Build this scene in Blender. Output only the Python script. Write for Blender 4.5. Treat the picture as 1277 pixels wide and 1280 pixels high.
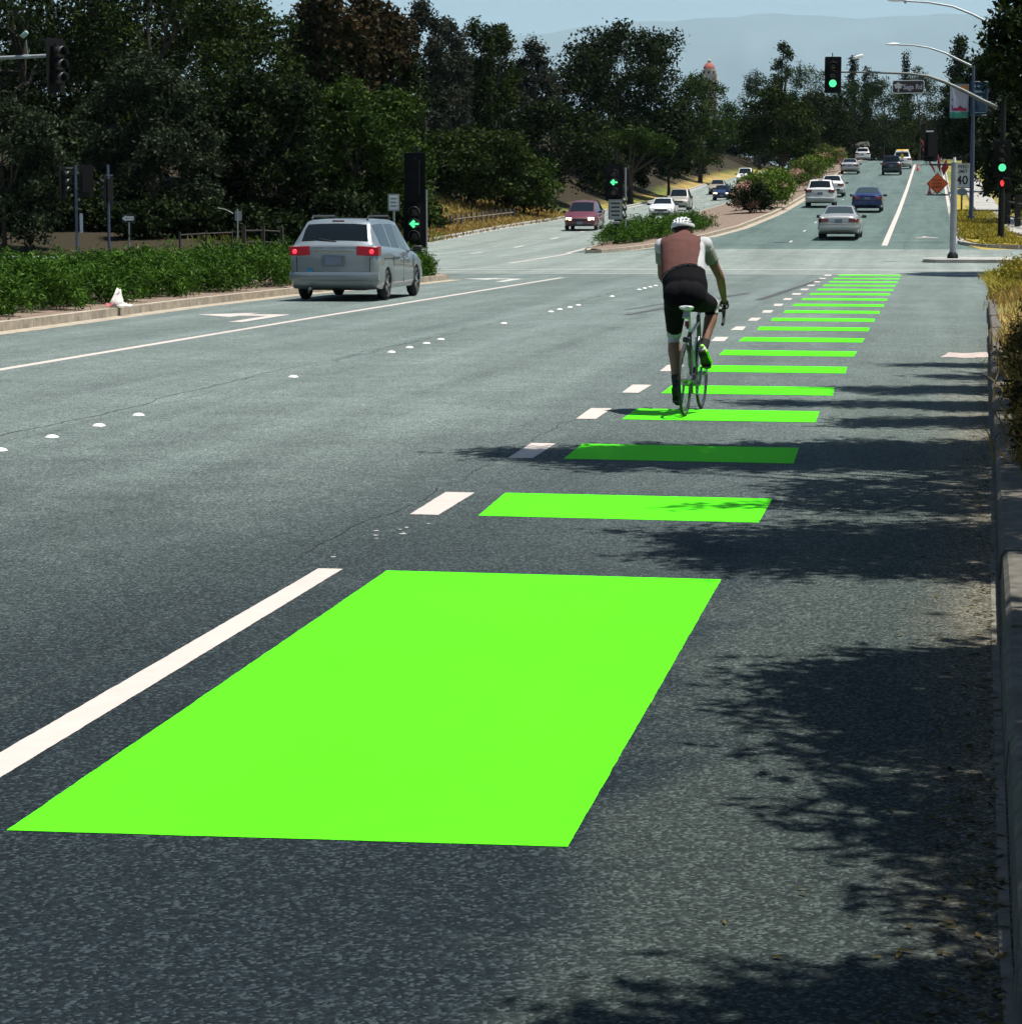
import bpy, bmesh, math, random
import numpy as np
from mathutils import Vector, Matrix
for _o in list(bpy.data.objects):
    bpy.data.objects.remove(_o)
SC = bpy.context.scene
COL = SC.collection
R = math.radians

# ------------------------------------------------------------------ camera, sky, sun, exposure
CAM_H = 1.85
PITCH, YAW = R(6.631), R(9.247)
cd = bpy.data.cameras.new('camera')
cam = bpy.data.objects.new('camera', cd)
COL.objects.link(cam)
cam.location = (0, 0, CAM_H)
cam.rotation_euler = (math.pi / 2 - PITCH, 0, YAW)
cd.sensor_fit = 'VERTICAL'
cd.sensor_height = 36
cd.lens = 90
cd.clip_start = 0.1
cd.clip_end = 120000
SC.camera = cam

SUN_EL, SUN_AZ = R(73), R(-4)          # azimuth measured from +X (right of the road) towards +Y
SUN_DIR = Vector((math.cos(SUN_EL) * math.cos(SUN_AZ), math.cos(SUN_EL) * math.sin(SUN_AZ), math.sin(SUN_EL)))
w = bpy.data.worlds.new('World')
SC.world = w
w.use_nodes = True
nt = w.node_tree
bg = nt.nodes['Background']
sky = nt.nodes.new('ShaderNodeTexSky')
sky.sky_type = 'NISHITA'
sky.sun_disc = False
sky.sun_elevation = SUN_EL
sky.sun_rotation = math.pi / 2 - SUN_AZ
sky.altitude = 0
sky.air_density = 1.0
sky.dust_density = 0.4
sky.ozone_density = 2.0
bg.inputs['Strength'].default_value = 0.056
nt.links.new(sky.outputs['Color'], bg.inputs['Color'])
sl = bpy.data.lights.new('sun', 'SUN')
sl.energy = 5.0
sl.angle = R(0.53)
sl.color = (1.0, 0.965, 0.90)
so = bpy.data.objects.new('sun', sl)
COL.objects.link(so)
so.location = (20, 0, 60)
so.rotation_euler = SUN_DIR.to_track_quat('Z', 'Y').to_euler()
SC.view_settings.view_transform = 'Standard'
SC.view_settings.look = 'None'
SC.view_settings.exposure = 0.85
SC.view_settings.gamma = 1.0
SC.render.engine = 'CYCLES'
SC.cycles.max_bounces = 4
SC.cycles.diffuse_bounces = 1
SC.cycles.glossy_bounces = 2
SC.cycles.transmission_bounces = 3
SC.cycles.transparent_max_bounces = 6
SC.cycles.volume_bounces = 0
SC.cycles.use_light_tree = False
SC.cycles.use_adaptive_sampling = True
SC.cycles.adaptive_threshold = 0.015

# ------------------------------------------------------------------ helpers
_F = (-math.sin(YAW) * math.cos(PITCH), math.cos(YAW) * math.cos(PITCH), -math.sin(PITCH))
_R = (math.cos(YAW), math.sin(YAW), 0)
_U = (-math.sin(YAW) * math.sin(PITCH), math.cos(YAW) * math.sin(PITCH), math.cos(PITCH))


def at(px, py, Y):
    """point of the place that lies Y metres down the road behind a photo pixel"""
    u, v = (px - 638.5) / 3200, (640 - py) / 3200
    d = [_F[i] + u * _R[i] + v * _U[i] for i in range(3)]
    t = Y / d[1]
    return Vector((d[0] * t, Y, CAM_H + d[2] * t))


_py = np.arange(-60, 700, 1.0)
_zr = np.interp(_py, [-60, 80, 92, 105, 116, 155, 205, 256, 290, 340, 400, 480, 700], [0, 0, .15, .42, .78, 2.0, 3.8, 5.85, 7.2, 8.8, 9.8, 10.2, 10.2])
_zl = np.interp(_py, [-60, 95, 123, 155, 188, 220, 255, 305, 360, 420, 500, 700], [0, 0, .2, 1.0, 1.67, 2.4, 3.4, 5.5, 7.4, 9.0, 10.2, 10.2])
_k = np.ones(9) / 9
_zr = np.convolve(np.pad(_zr, 4, mode='edge'), _k, 'valid')
_zl = np.convolve(np.pad(_zl, 4, mode='edge'), _k, 'valid')


def zB(X, Y):
    """height of the road surface"""
    r, l = np.interp(Y, _py, _zr), np.interp(Y, _py, _zl)
    t = np.clip((np.asarray(X) + 19.0) / 9.0, 0, 1)
    return l + (r - l) * t


def kerbR(Y):
    return np.interp(Y, [-30, 6, 8, 11.7, 16, 20.7, 33, 54, 62, 90, 100, 110, 190, 400], [.16, .23, .27, .34, .43, .53, .77, 1.2, 1.6, 4.2, 3.0, 1.25, 1.25, 1.3])


def tag(o, label=None, cat=None, group=None, kind=None):
    if label: o['label'] = label
    if cat: o['category'] = cat
    if group: o['group'] = group
    if kind: o['kind'] = kind
    return o


def empty(name, loc, rz=0, label=None, cat=None, group=None):
    o = bpy.data.objects.new(name, None)
    o.empty_display_size = 0.2
    COL.objects.link(o)
    o.location = loc
    o.rotation_euler = (0, 0, rz)
    return tag(o, label, cat, group)


def link(name, me, mat=None, parent=None, loc=None):
    o = bpy.data.objects.new(name, me)
    COL.objects.link(o)
    if mat is not None and len(me.materials) == 0:
        me.materials.append(mat)
    if parent is not None:
        o.parent = parent
    if loc is not None:
        o.location = loc
    return o


def copy_tree(o, parent=None):
    c = o.copy()
    COL.objects.link(c)
    c.parent = parent
    for ch in o.children:
        copy_tree(ch, c)
    return c


class MB:
    """collects shapes and links them as one mesh object"""
    def __init__(s):
        s.v, s.f = [], []

    def add(s, vs, fs):
        n = len(s.v)
        s.v += [tuple(p) for p in vs]
        s.f += [tuple(i + n for i in q) for q in fs]
        return s

    def box(s, c, size, rz=0, rx=0, ry=0):
        m = Matrix.Rotation(rz, 3, 'Z') @ Matrix.Rotation(ry, 3, 'Y') @ Matrix.Rotation(rx, 3, 'X')
        c = Vector(c)
        h = Vector(size) / 2
        vs = [c + m @ Vector((x * h.x, y * h.y, z * h.z)) for z in (-1, 1) for y in (-1, 1) for x in (-1, 1)]
        return s.add(vs, [(0, 2, 3, 1), (4, 5, 7, 6), (0, 1, 5, 4), (2, 6, 7, 3), (0, 4, 6, 2), (1, 3, 7, 5)])

    def tube(s, pts, rad, n=10, cap=True, flat=1.0, up=None):
        pts = [Vector(p) for p in pts]
        if not isinstance(rad, (list, tuple)): rad = [rad] * len(pts)
        rings = []
        prev = None
        for i, p in enumerate(pts):
            d = (pts[min(i + 1, len(pts) - 1)] - pts[max(i - 1, 0)]).normalized()
            if prev is None:
                a = Vector(up) if up else (Vector((0, 0, 1)) if abs(d.z) < .9 else Vector((0, 1, 0)))
            else:
                a = prev
            a = (a - d * a.dot(d)).normalized()
            prev = a
            b = d.cross(a)
            r = rad[i]
            ra, rb = (r if isinstance(r, tuple) else (r * flat, r))
            rings.append([p + a * ra * math.sin(t) + b * rb * math.cos(t) for t in [2 * math.pi * k / n for k in range(n)]])
        return s.loft(rings, cap)

    def loft(s, rings, cap=True, closed=False):
        n = len(rings[0])
        vs = [p for r in rings for p in r]
        fs = []
        m = len(rings)
        for i in range(m if closed else m - 1):
            j = (i + 1) % m
            for k in range(n):
                l = (k + 1) % n
                fs.append((i * n + k, i * n + l, j * n + l, j * n + k))
        if cap and not closed:
            fs.append(tuple(range(n - 1, -1, -1)))
            fs.append(tuple((m - 1) * n + k for k in range(n)))
        return s.add(vs, fs)

    def ring(s, c, r, t, axis='X', n=28, m=8, tw=None):
        """torus"""
        c = Vector(c)
        tw = tw or t
        rings = []
        for i in range(n):
            a = 2 * math.pi * i / n
            rr = []
            for k in range(m):
                b = 2 * math.pi * k / m
                q = r + t * math.cos(b)
                e = tw * math.sin(b)
                y, z = q * math.cos(a), q * math.sin(a)
                rr.append(c + (Vector((e, y, z)) if axis == 'X' else Vector((y, e, z)) if axis == 'Y' else Vector((y, z, e))))
            rings.append(rr)
        return s.loft(rings, False, True)

    def ball(s, c, r, n=14, m=9, zmin=-1):
        c = Vector(c)
        r = Vector(r if isinstance(r, (tuple, list)) else (r, r, r))
        rings = []
        for i in range(m + 1):
            a = math.asin(zmin) + (math.pi / 2 - math.asin(zmin)) * i / m
            q = max(math.cos(a), 1e-3)
            rings.append([c + Vector((r.x * q * math.cos(t), r.y * q * math.sin(t), r.z * math.sin(a))) for t in [2 * math.pi * k / n for k in range(n)]])
        return s.loft(rings, True)

    def prism(s, poly, axis, a, b):
        """extrude a 2D outline along an axis; poly is (u, v) with the two other axes in order"""
        def mk(u, v, w_):
            return {'X': (w_, u, v), 'Y': (u, w_, v), 'Z': (u, v, w_)}[axis]
        n = len(poly)
        vs = [mk(u, v, a) for u, v in poly] + [mk(u, v, b) for u, v in poly]
        fs = [tuple(range(n - 1, -1, -1)), tuple(range(n, 2 * n))] + [(k, (k + 1) % n, n + (k + 1) % n, n + k) for k in range(n)]
        return s.add(vs, fs)

    def mesh(s, name, smooth=None, fix=True):
        me = bpy.data.meshes.new(name)
        me.from_pydata(s.v, [], s.f)
        if fix:
            bm = bmesh.new()
            bm.from_mesh(me)
            bmesh.ops.recalc_face_normals(bm, faces=bm.faces)
            bm.to_mesh(me)
            bm.free()
        if smooth is not None:
            me.polygons.foreach_set('use_smooth', [True] * len(me.polygons))
            me.set_sharp_from_angle(angle=R(smooth))
        me.update()
        return me

    def build(s, name, mat, parent=None, smooth=35, bevel=0, loc=None, fix=True):
        me = s.mesh(name, smooth, fix)
        o = link(name, me, mat, parent, loc)
        if bevel:
            b = o.modifiers.new('bevel', 'BEVEL')
            b.width = bevel
            b.segments = 2
            b.limit_method = 'ANGLE'
            b.angle_limit = R(40)
        return o


def grid_mesh(name, xs, ys, zf):
    X, Y = np.meshgrid(xs, ys)
    Z = zf(X, Y)
    v = np.stack([X, Y, Z], -1).reshape(-1, 3)
    nx, ny = len(xs), len(ys)
    i = np.arange(nx * ny).reshape(ny, nx)
    f = np.stack([i[:-1, :-1], i[:-1, 1:], i[1:, 1:], i[1:, :-1]], -1).reshape(-1, 4)
    return np_mesh(name, v, f)


def np_mesh(name, v, f, tint=None, smooth=False):
    me = bpy.data.meshes.new(name)
    v = np.ascontiguousarray(v, dtype=np.float32)
    f = np.ascontiguousarray(f, dtype=np.int32)
    k = f.shape[1]
    me.vertices.add(len(v))
    me.vertices.foreach_set('co', v.ravel())
    me.loops.add(f.size)
    me.loops.foreach_set('vertex_index', f.ravel())
    me.polygons.add(len(f))
    me.polygons.foreach_set('loop_start', np.arange(0, f.size, k, dtype=np.int32))
    me.polygons.foreach_set('loop_total', np.full(len(f), k, dtype=np.int32))
    me.polygons.foreach_set('use_smooth', np.full(len(f), smooth))
    if tint is not None:
        a = me.attributes.new('tint', 'FLOAT', 'FACE')
        a.data.foreach_set('value', np.ascontiguousarray(tint, dtype=np.float32))
    me.update()
    me.validate()
    return me


# ------------------------------------------------------------------ materials
ALB = .82                                 # one albedo scale for the whole place, paired with the exposure above


def al(c):
    return tuple(q * ALB for q in c)


def newmat(name):
    m = bpy.data.materials.new(name)
    m.use_nodes = True
    m.cycles.emission_sampling = 'NONE'
    return m, m.node_tree, m.node_tree.nodes['Principled BSDF']


def mat(name, col, rough=.6, metal=0, spec=.5, emit=0, ecol=None, var=0, vscale=6, coat=0, bump=0, bscale=60):
    col, emit = al(col), emit * ALB
    m, t, b = newmat(name)
    b.inputs['Base Color'].default_value = (*col, 1)
    b.inputs['Roughness'].default_value = rough
    b.inputs['Metallic'].default_value = metal
    b.inputs['Specular IOR Level'].default_value = spec
    b.inputs['Coat Weight'].default_value = coat
    b.inputs['Coat Roughness'].default_value = .06
    if emit:
        b.inputs['Emission Color'].default_value = (*(ecol or col), 1)
        b.inputs['Emission Strength'].default_value = emit
    tc = t.nodes.new('ShaderNodeTexCoord')
    if var:
        n = t.nodes.new('ShaderNodeTexNoise')
        n.inputs['Scale'].default_value = vscale
        n.inputs['Detail'].default_value = 6
        n.inputs['Roughness'].default_value = .65
        mr = t.nodes.new('ShaderNodeMapRange')
        mr.inputs[1].default_value, mr.inputs[2].default_value = .3, .7
        mr.inputs[3].default_value, mr.inputs[4].default_value = 1 - var, 1 + var
        mx = t.nodes.new('ShaderNodeMix')
        mx.data_type = 'RGBA'
        mx.blend_type = 'MULTIPLY'
        mx.inputs[0].default_value = 1
        mx.inputs[6].default_value = (*col, 1)
        t.links.new(tc.outputs['Object'], n.inputs['Vector'])
        t.links.new(n.outputs['Fac'], mr.inputs[0])
        t.links.new(mr.outputs[0], mx.inputs[7])
        t.links.new(mx.outputs[2], b.inputs['Base Color'])
    if bump:
        n = t.nodes.new('ShaderNodeTexNoise')
        n.inputs['Scale'].default_value = bscale
        n.inputs['Detail'].default_value = 4
        bp = t.nodes.new('ShaderNodeBump')
        bp.inputs['Strength'].default_value = bump
        bp.inputs['Distance'].default_value = .01
        t.links.new(tc.outputs['Object'], n.inputs['Vector'])
        t.links.new(n.outputs['Fac'], bp.inputs['Height'])
        t.links.new(bp.outputs[0], b.inputs['Normal'])
    return m


class NG:
    """small node-graph helper"""
    def __init__(s, name):
        s.m, s.t, s.b = newmat(name)
        s.tc = s.t.nodes.new('ShaderNodeTexCoord')
        s.co = s.tc.outputs['Object']

    def put(s, sock, x):
        if isinstance(x, (int, float)): sock.default_value = x
        elif isinstance(x, tuple): sock.default_value = (*x, 1) if len(x) == 3 else x
        else: s.t.links.new(x, sock)

    def noise(s, scale, detail=4, rough=.6, stretch=None, vec=None):
        n = s.t.nodes.new('ShaderNodeTexNoise')
        n.inputs['Scale'].default_value = scale
        n.inputs['Detail'].default_value = detail
        n.inputs['Roughness'].default_value = rough
        v = vec or s.co
        if stretch:
            mp = s.t.nodes.new('ShaderNodeMapping')
            mp.inputs['Scale'].default_value = stretch
            s.t.links.new(v, mp.inputs[0])
            v = mp.outputs[0]
        s.t.links.new(v, n.inputs['Vector'])
        return n.outputs['Fac']

    def math(s, op, a, b=0.0, c=0.0):
        n = s.t.nodes.new('ShaderNodeMath')
        n.operation = op
        s.put(n.inputs[0], a); s.put(n.inputs[1], b); s.put(n.inputs[2], c)
        return n.outputs[0]

    def rng(s, x, a, b, c=0.0, d=1.0, smooth=False):
        n = s.t.nodes.new('ShaderNodeMapRange')
        if smooth: n.interpolation_type = 'SMOOTHSTEP'
        s.put(n.inputs[0], x)
        for i, q in enumerate((a, b, c, d)): s.put(n.inputs[i + 1], q)
        return n.outputs[0]

    def mix(s, fac, a, b, mode='MIX'):
        n = s.t.nodes.new('ShaderNodeMix')
        n.data_type = 'RGBA'
        n.blend_type = mode
        s.put(n.inputs[0], fac); s.put(n.inputs[6], a); s.put(n.inputs[7], b)
        return n.outputs[2]

    def sep(s):
        n = s.t.nodes.new('ShaderNodeSeparateXYZ')
        s.t.links.new(s.co, n.inputs[0])
        return n.outputs

    def voro(s, scale):
        n = s.t.nodes.new('ShaderNodeTexVoronoi')
        n.inputs['Scale'].default_value = scale
        s.t.links.new(s.co, n.inputs['Vector'])
        return n

    def done(s, col, rough=.9, bump=None, bstr=.3, dist=.01, spec=.3):
        s.put(s.b.inputs['Base Color'], col)
        s.put(s.b.inputs['Roughness'], rough)
        s.b.inputs['Specular IOR Level'].default_value = spec
        if bump is not None:
            n = s.t.nodes.new('ShaderNodeBump')
            n.inputs['Strength'].default_value = bstr
            n.inputs['Distance'].default_value = dist
            s.put(n.inputs['Height'], bump)
            s.t.links.new(n.outputs[0], s.b.inputs['Normal'])
        return s.m


def asphalt(name, base, patch=True):
    base = al(base)
    g = NG(name)
    x, y, z = g.sep()
    big = g.noise(.35, 3, .6)
    track = g.noise(1.0, 3, .6, (1.1, .035, 1))
    mid = g.noise(9, 3, .7)
    blot = g.noise(1.7, 4, .7)
    v = g.voro(85)
    stone = g.rng(v.outputs['Color'], 0, 1, .0, 1.0)
    stone = g.math('POWER', stone, 2.8)
    col = g.mix(g.rng(big, .3, .7), tuple(c * .88 for c in base), tuple(c * 1.1 for c in base))
    col = g.mix(1, col, g.mix(g.rng(track, .3, .7), (.8, .8, .8), (1.16, 1.16, 1.15)), 'MULTIPLY')
    col = g.mix(1, col, g.mix(g.rng(mid, .25, .75), (.84, .84, .84), (1.15, 1.15, 1.15)), 'MULTIPLY')
    col = g.mix(1, col, g.mix(g.rng(blot, .28, .72), (.82, .82, .83), (1.12, 1.12, 1.11)), 'MULTIPLY')
    if patch:
        wob = g.math('MULTIPLY', g.math('SUBTRACT', g.noise(.9, 3, .65), .5), 1.5)
        xw = g.math('ADD', x, wob)
        # darker sealed strip under the bike lane, base colour darkened towards the viewer to imitate view-angle falloff, old tan shoulder by the kerb
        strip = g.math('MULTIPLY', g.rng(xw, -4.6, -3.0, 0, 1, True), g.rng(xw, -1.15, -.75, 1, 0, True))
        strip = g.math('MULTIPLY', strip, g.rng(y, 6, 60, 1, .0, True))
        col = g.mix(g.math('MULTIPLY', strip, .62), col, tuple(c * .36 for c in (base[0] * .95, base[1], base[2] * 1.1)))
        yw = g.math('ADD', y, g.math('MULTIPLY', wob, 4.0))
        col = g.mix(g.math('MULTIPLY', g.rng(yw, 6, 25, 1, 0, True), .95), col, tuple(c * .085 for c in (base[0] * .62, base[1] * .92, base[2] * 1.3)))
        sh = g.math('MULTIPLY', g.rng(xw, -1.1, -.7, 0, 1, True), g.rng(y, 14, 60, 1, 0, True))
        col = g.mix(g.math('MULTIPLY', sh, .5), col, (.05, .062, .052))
        dirt = g.math('MULTIPLY', g.rng(g.math('ADD', x, g.math('MULTIPLY', wob, .3)), -.15, .5, 0, 1, True), g.rng(y, 12, 42, 1, 0, True))
        col = g.mix(g.math('MULTIPLY', dirt, .6), col, (.2, .165, .115))
        xs_ = g.math('ADD', x, g.math('MULTIPLY', wob, .35))
        br = g.rng(g.noise(.7, 3, .7, (1, .25, 1)), .38, .6)
        for x0, wd, k in ((-7.42, .09, .5), (-5.1, .22, .32), (-9.1, .5, .22), (-3.45, .05, .3)):
            d = g.math('ABSOLUTE', g.math('SUBTRACT', xs_, x0))
            col = g.mix(g.math('MULTIPLY', g.math('MULTIPLY', g.rng(d, 0, wd, 1, 0, True), k), br), col, tuple(c * .3 for c in base))
    # single stones of the aggregate, light and dark
    col = g.mix(1, col, g.mix(stone, (.45, .46, .48), (2.35, 2.35, 2.28)), 'MULTIPLY')
    chip = g.rng(g.math('SUBTRACT', v.outputs['Color'], g.math('MULTIPLY', mid, .25)), .56, .66)
    col = g.mix(g.math('MULTIPLY', chip, .13), col, al((.13, .15, .15)))
    h = g.math('ADD', g.math('MULTIPLY', v.outputs['Distance'], -1.0), g.math('MULTIPLY', mid, .4))
    return g.done(col, .92, h, .7, .008, .1)


def paint(name, col, wear=.15, rough=.6):
    col = al(col)
    g = NG(name)
    n = g.noise(7, 6, .7)
    n2 = g.noise(.9, 4, .6, (1, .3, 1))
    c = g.mix(g.rng(n2, .3, .7), tuple(q * .93 for q in col), tuple(min(q * 1.04, .92) for q in col))
    c = g.mix(1, c, g.mix(g.rng(n, .3, .7), (1 - wear * .3,) * 3, (1, 1, 1)), 'MULTIPLY')
    chips = g.math('MULTIPLY', g.rng(g.noise(34, 5, .75), .66, .74), wear)
    c = g.mix(chips, c, (.07, .075, .075))
    return g.done(c, rough, g.noise(120, 3, .6), .12, .004, .08)


M = {}
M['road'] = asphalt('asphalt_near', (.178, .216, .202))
M['road2'] = asphalt('asphalt_hill', (.126, .175, .162), False)
M['apron'] = asphalt('asphalt_intersection', (.26, .298, .272), False)
M['green'] = paint('green_lane_paint', (.085, .72, .008), .10, .8)
M['white'] = paint('white_road_paint', (.56, .485, .44), .35)
M['whiteworn'] = paint('worn_white_road_paint', (.6, .58, .54), .9)
M['crack'] = mat('dark_crack_filler', (.012, .012, .012), .9, spec=.1)
M['tar'] = mat('rubber_and_tar', (.045, .047, .047), .85, var=.3, vscale=3)


def dirtmat():
    g = NG('bank_soil_and_dry_grass')
    x, y, z = g.sep()
    n = g.noise(.6, 6, .7)
    n2 = g.noise(5, 5, .7)
    n3 = g.noise(.05, 4, .6)
    c = g.mix(g.rng(n2, .3, .7), (.30, .19, .085), (.20, .13, .065))
    c = g.mix(g.rng(n, .42, .6), c, (.30, .23, .06))
    c = g.mix(g.rng(n3, .42, .58), c, (.12, .135, .03))
    edge = g.math('ADD', g.rng(y, 165, 200, 0, 3.4, True), g.rng(y, 112, 124, 5.0, 0, True))
    litter = g.rng(g.math('SUBTRACT', g.math('ADD', x, g.math('MULTIPLY', g.math('SUBTRACT', n, .5), 5.0)), edge), -33, -30.5, 1, 0, True)
    c = g.mix(g.math('MULTIPLY', litter, .97), c, (.022, .018, .012))
    return g.done(c, .95, n2, .5, .05, .1)


M['soil'] = dirtmat()
M['mulch'] = mat('median_soil', (.20, .15, .115), .95, var=.35, vscale=5, bump=.4, bscale=30, spec=.1)
M['concrete'] = mat('pale_concrete', (.34, .33, .30), .9, var=.25, vscale=3, bump=.25, bscale=90, spec=.2)
M['kerb'] = mat('worn_kerb_concrete', (.36, .31, .24), .92, var=.35, vscale=4, bump=.35, bscale=60, spec=.2)
M['kerbold'] = mat('old_kerb_concrete', (.115, .105, .088), .92, var=.45, vscale=7, bump=.5, bscale=40, spec=.2)
M['gutter'] = mat('dirty_gutter', (.15, .14, .115), .92, var=.45, vscale=5, bump=.4, bscale=50, spec=.2)
M['yellowgrass'] = mat('dry_grass_turf', (.30, .235, .045), .95, var=.4, vscale=1.5, bump=.5, bscale=20, spec=.1)
M['steel'] = mat('galvanised_steel', (.30, .32, .33), .5, .5, var=.15, vscale=4)
M['armsteel'] = mat('dark_weathered_steel', (.13, .14, .13), .55, .4, var=.2, vscale=3)
M['bluepole'] = mat('blue_grey_painted_pole', (.055, .075, .13), .45, .1, var=.15)
M['black'] = mat('black_signal_plastic', (.0035, .0035, .004), .75, spec=.2, var=.1)
M['blackmetal'] = mat('black_painted_metal', (.006, .006, .006), .6, .1, spec=.25, var=.1)
M['signwhite'] = mat('white_sign_sheeting', (.72, .74, .72), .5, var=.05)
M['signback'] = mat('grey_sign_back', (.24, .27, .26), .55, .3, var=.12)
M['signblack'] = mat('black_sign_print', (.012, .012, .012), .6)
M['wood'] = mat('weathered_wood', (.19, .15, .115), .9, var=.4, vscale=6, bump=.4, bscale=25)
M['wooddark'] = mat('dark_fence_wood', (.03, .024, .019), .9, var=.4, vscale=6)
M['bark'] = mat('tree_bark', (.055, .042, .032), .95, var=.4, vscale=4, bump=.6, bscale=12)


def leafmat(name, a, b, c, trans=.18):
    a, b, c = al(a), al(b), al(c)
    m, t, bs = newmat(name)
    at_ = t.nodes.new('ShaderNodeAttribute')
    at_.attribute_name = 'tint'
    cr = t.nodes.new('ShaderNodeValToRGB')
    cr.color_ramp.elements[0].color = (*a, 1)
    cr.color_ramp.elements[1].color = (*c, 1)
    e = cr.color_ramp.elements.new(.5)
    e.color = (*b, 1)
    t.links.new(at_.outputs['Fac'], cr.inputs[0])
    out = t.nodes['Material Output']
    t.nodes.remove(bs)
    d = t.nodes.new('ShaderNodeBsdfDiffuse')
    tr = t.nodes.new('ShaderNodeBsdfTranslucent')
    gl = t.nodes.new('ShaderNodeBsdfGlossy')
    gl.inputs['Roughness'].default_value = .5
    gl.inputs['Color'].default_value = (.5, .5, .5, 1)
    mx = t.nodes.new('ShaderNodeMixShader')
    mx.inputs[0].default_value = trans
    m2 = t.nodes.new('ShaderNodeMixShader')
    m2.inputs[0].default_value = .012
    for s_ in (d, tr): t.links.new(cr.outputs[0], s_.inputs['Color'])
    t.links.new(d.outputs[0], mx.inputs[1]); t.links.new(tr.outputs[0], mx.inputs[2])
    t.links.new(mx.outputs[0], m2.inputs[1]); t.links.new(gl.outputs[0], m2.inputs[2])
    t.links.new(m2.outputs[0], out.inputs['Surface'])
    return m


LM = dict(
    oak=leafmat('oak_leaves', (.007, .016, .003), (.016, .031, .004), (.050, .070, .009)),
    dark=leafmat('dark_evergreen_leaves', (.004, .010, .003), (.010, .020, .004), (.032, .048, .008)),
    olive=leafmat('grey_green_leaves', (.012, .021, .010), (.023, .035, .016), (.046, .060, .027)),
    euca=leafmat('eucalyptus_leaves', (.015, .020, .013), (.028, .035, .023), (.058, .062, .038)),
    rust=leafmat('rust_brown_needles', (.016, .015, .006), (.030, .022, .008), (.060, .036, .013)),
    green=leafmat('fresh_green_leaves', (.010, .026, .004), (.026, .052, .006), (.070, .105, .014)),
    hedge=leafmat('juniper_sprays', (.016, .048, .005), (.042, .102, .010), (.10, .20, .024)),
    hedgedry=leafmat('ground_cover_leaves', (.040, .065, .012), (.075, .11, .02), (.13, .15, .035)),
    flower=leafmat('pink_and_cream_blossom', (.34, .15, .13), (.46, .26, .20), (.55, .46, .30)),
    median=leafmat('median_shrub_leaves', (.035, .075, .008), (.075, .13, .014), (.16, .21, .03)),
    shrub=leafmat('bank_shrub_leaves', (.026, .024, .010), (.06, .05, .018), (.14, .105, .035)),
    dry=leafmat('dry_grass_blades', (.20, .125, .04), (.32, .215, .06), (.42, .32, .10)),
    yellow=leafmat('yellow_green_grass', (.14, .14, .02), (.27, .225, .03), (.40, .32, .055)),
    grass=leafmat('green_grass_blades', (.05, .085, .010), (.09, .13, .016), (.2, .18, .04)),
)

# ------------------------------------------------------------------ terrain and roads
def bank(X, Y):
    """height of the land beside the roads above the road level"""
    X = np.asarray(X, float); Y = np.asarray(Y, float)
    l = np.clip((-26.5 - X) / 10, 0, 1)
    l = l * l * (3 - 2 * l)
    up = .6 + 2.4 * np.clip((Y - 110) / 80, 0, 1)
    zl_ = l * up + np.clip((-40 - X) / 60, 0, 1) * 7
    kr = kerbR(Y)
    r = np.clip((X - kr - .12 - np.interp(Y, [84, 100], [0, 3.9])) / 3.0, 0, 1)
    zr_ = .14 * np.clip((X - kr) / .1, 0, 1) + r * np.interp(Y, [0, 45, 60, 80, 100, 130, 200], [.45, .45, .3, .12, .15, .3, .8]) + np.clip((X - 9) / 40, 0, 1) * 5
    cross = np.clip((np.abs(Y - 93) - 13.5) / 8, 0, 1)      # the side street cuts through the banks
    return zl_ * cross + zr_ * np.where(X > 1, np.clip((np.abs(Y - 93) - 13) / 4, 0, 1), 1)


def zT(X, Y):
    X = np.asarray(X, float); Y = np.asarray(Y, float)
    b = bank(X, Y)
    return zB(X, Y) + np.where(b > .02, b - .02, -.06)


xl_ = np.array([-60000, -20000, -6000, -2000, -700, -300, -160, -110, -85, -70, -58, -48, -42, -38, -35, -32.5, -30.5, -29, -27.6, -26.6, -25, -22, -19, -16, -13, -10, -7, -4, -2], float)
xk_ = np.array([-.5, -.15, .015, .06, .11, .2, .35, .55, .8, 1.1, 1.5, 2, 2.6, 3.3, 4.2, 5.5, 7, 9, 12, 16, 22, 30, 45, 70, 120, 300, 1000, 4000, 15000, 60000], float)
ys = np.concatenate([np.array([-3000, -600, -200, -80, -40]), np.arange(-20, 440, 2.5), np.array([445, 460, 480, 520, 580, 700, 1000, 1800, 4000, 9000, 20000, 40000, 80000])])
_g = []
for _y in ys:
    _x = np.concatenate([xl_, xk_ + float(kerbR(_y)) * np.clip((12 - xk_) / 10, 0, 1)])
    _g.append(np.stack([_x, np.full(len(_x), _y), zT(_x, np.full(len(_x), _y))], 1))
_g = np.array(_g)
_i = np.arange(_g.shape[0] * _g.shape[1]).reshape(_g.shape[:2])
tag(link('ground', np_mesh('ground', _g.reshape(-1, 3), np.stack([_i[:-1, :-1], _i[:-1, 1:], _i[1:, 1:], _i[1:, :-1]], -1).reshape(-1, 4)), M['soil']), kind='structure')


def sheet(name, xl, xr, y0, y1, dz, mt, parent=None, step=3.0, dx=1.6, kind=None):
    """paved sheet lying on the road surface; xl/xr may be functions of Y"""
    fl = xl if callable(xl) else (lambda y: xl)
    fr = xr if callable(xr) else (lambda y: xr)
    yy = np.linspace(y0, y1, max(2, int((y1 - y0) / step) + 1))
    wmax = max(fr(y) - fl(y) for y in yy)
    n = max(2, int(wmax / dx) + 1)
    v, f = [], []
    for y in yy:
        for x in np.linspace(fl(y), fr(y), n):
            v.append((x, y, float(zB(x, y)) + dz))
    for j in range(len(yy) - 1):
        for i in range(n - 1):
            a = j * n + i
            f.append((a, a + 1, a + n + 1, a + n))
    o = link(name, np_mesh(name, np.array(v), np.array(f)), mt, parent)
    if kind: tag(o, kind=kind)
    return o


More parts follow.
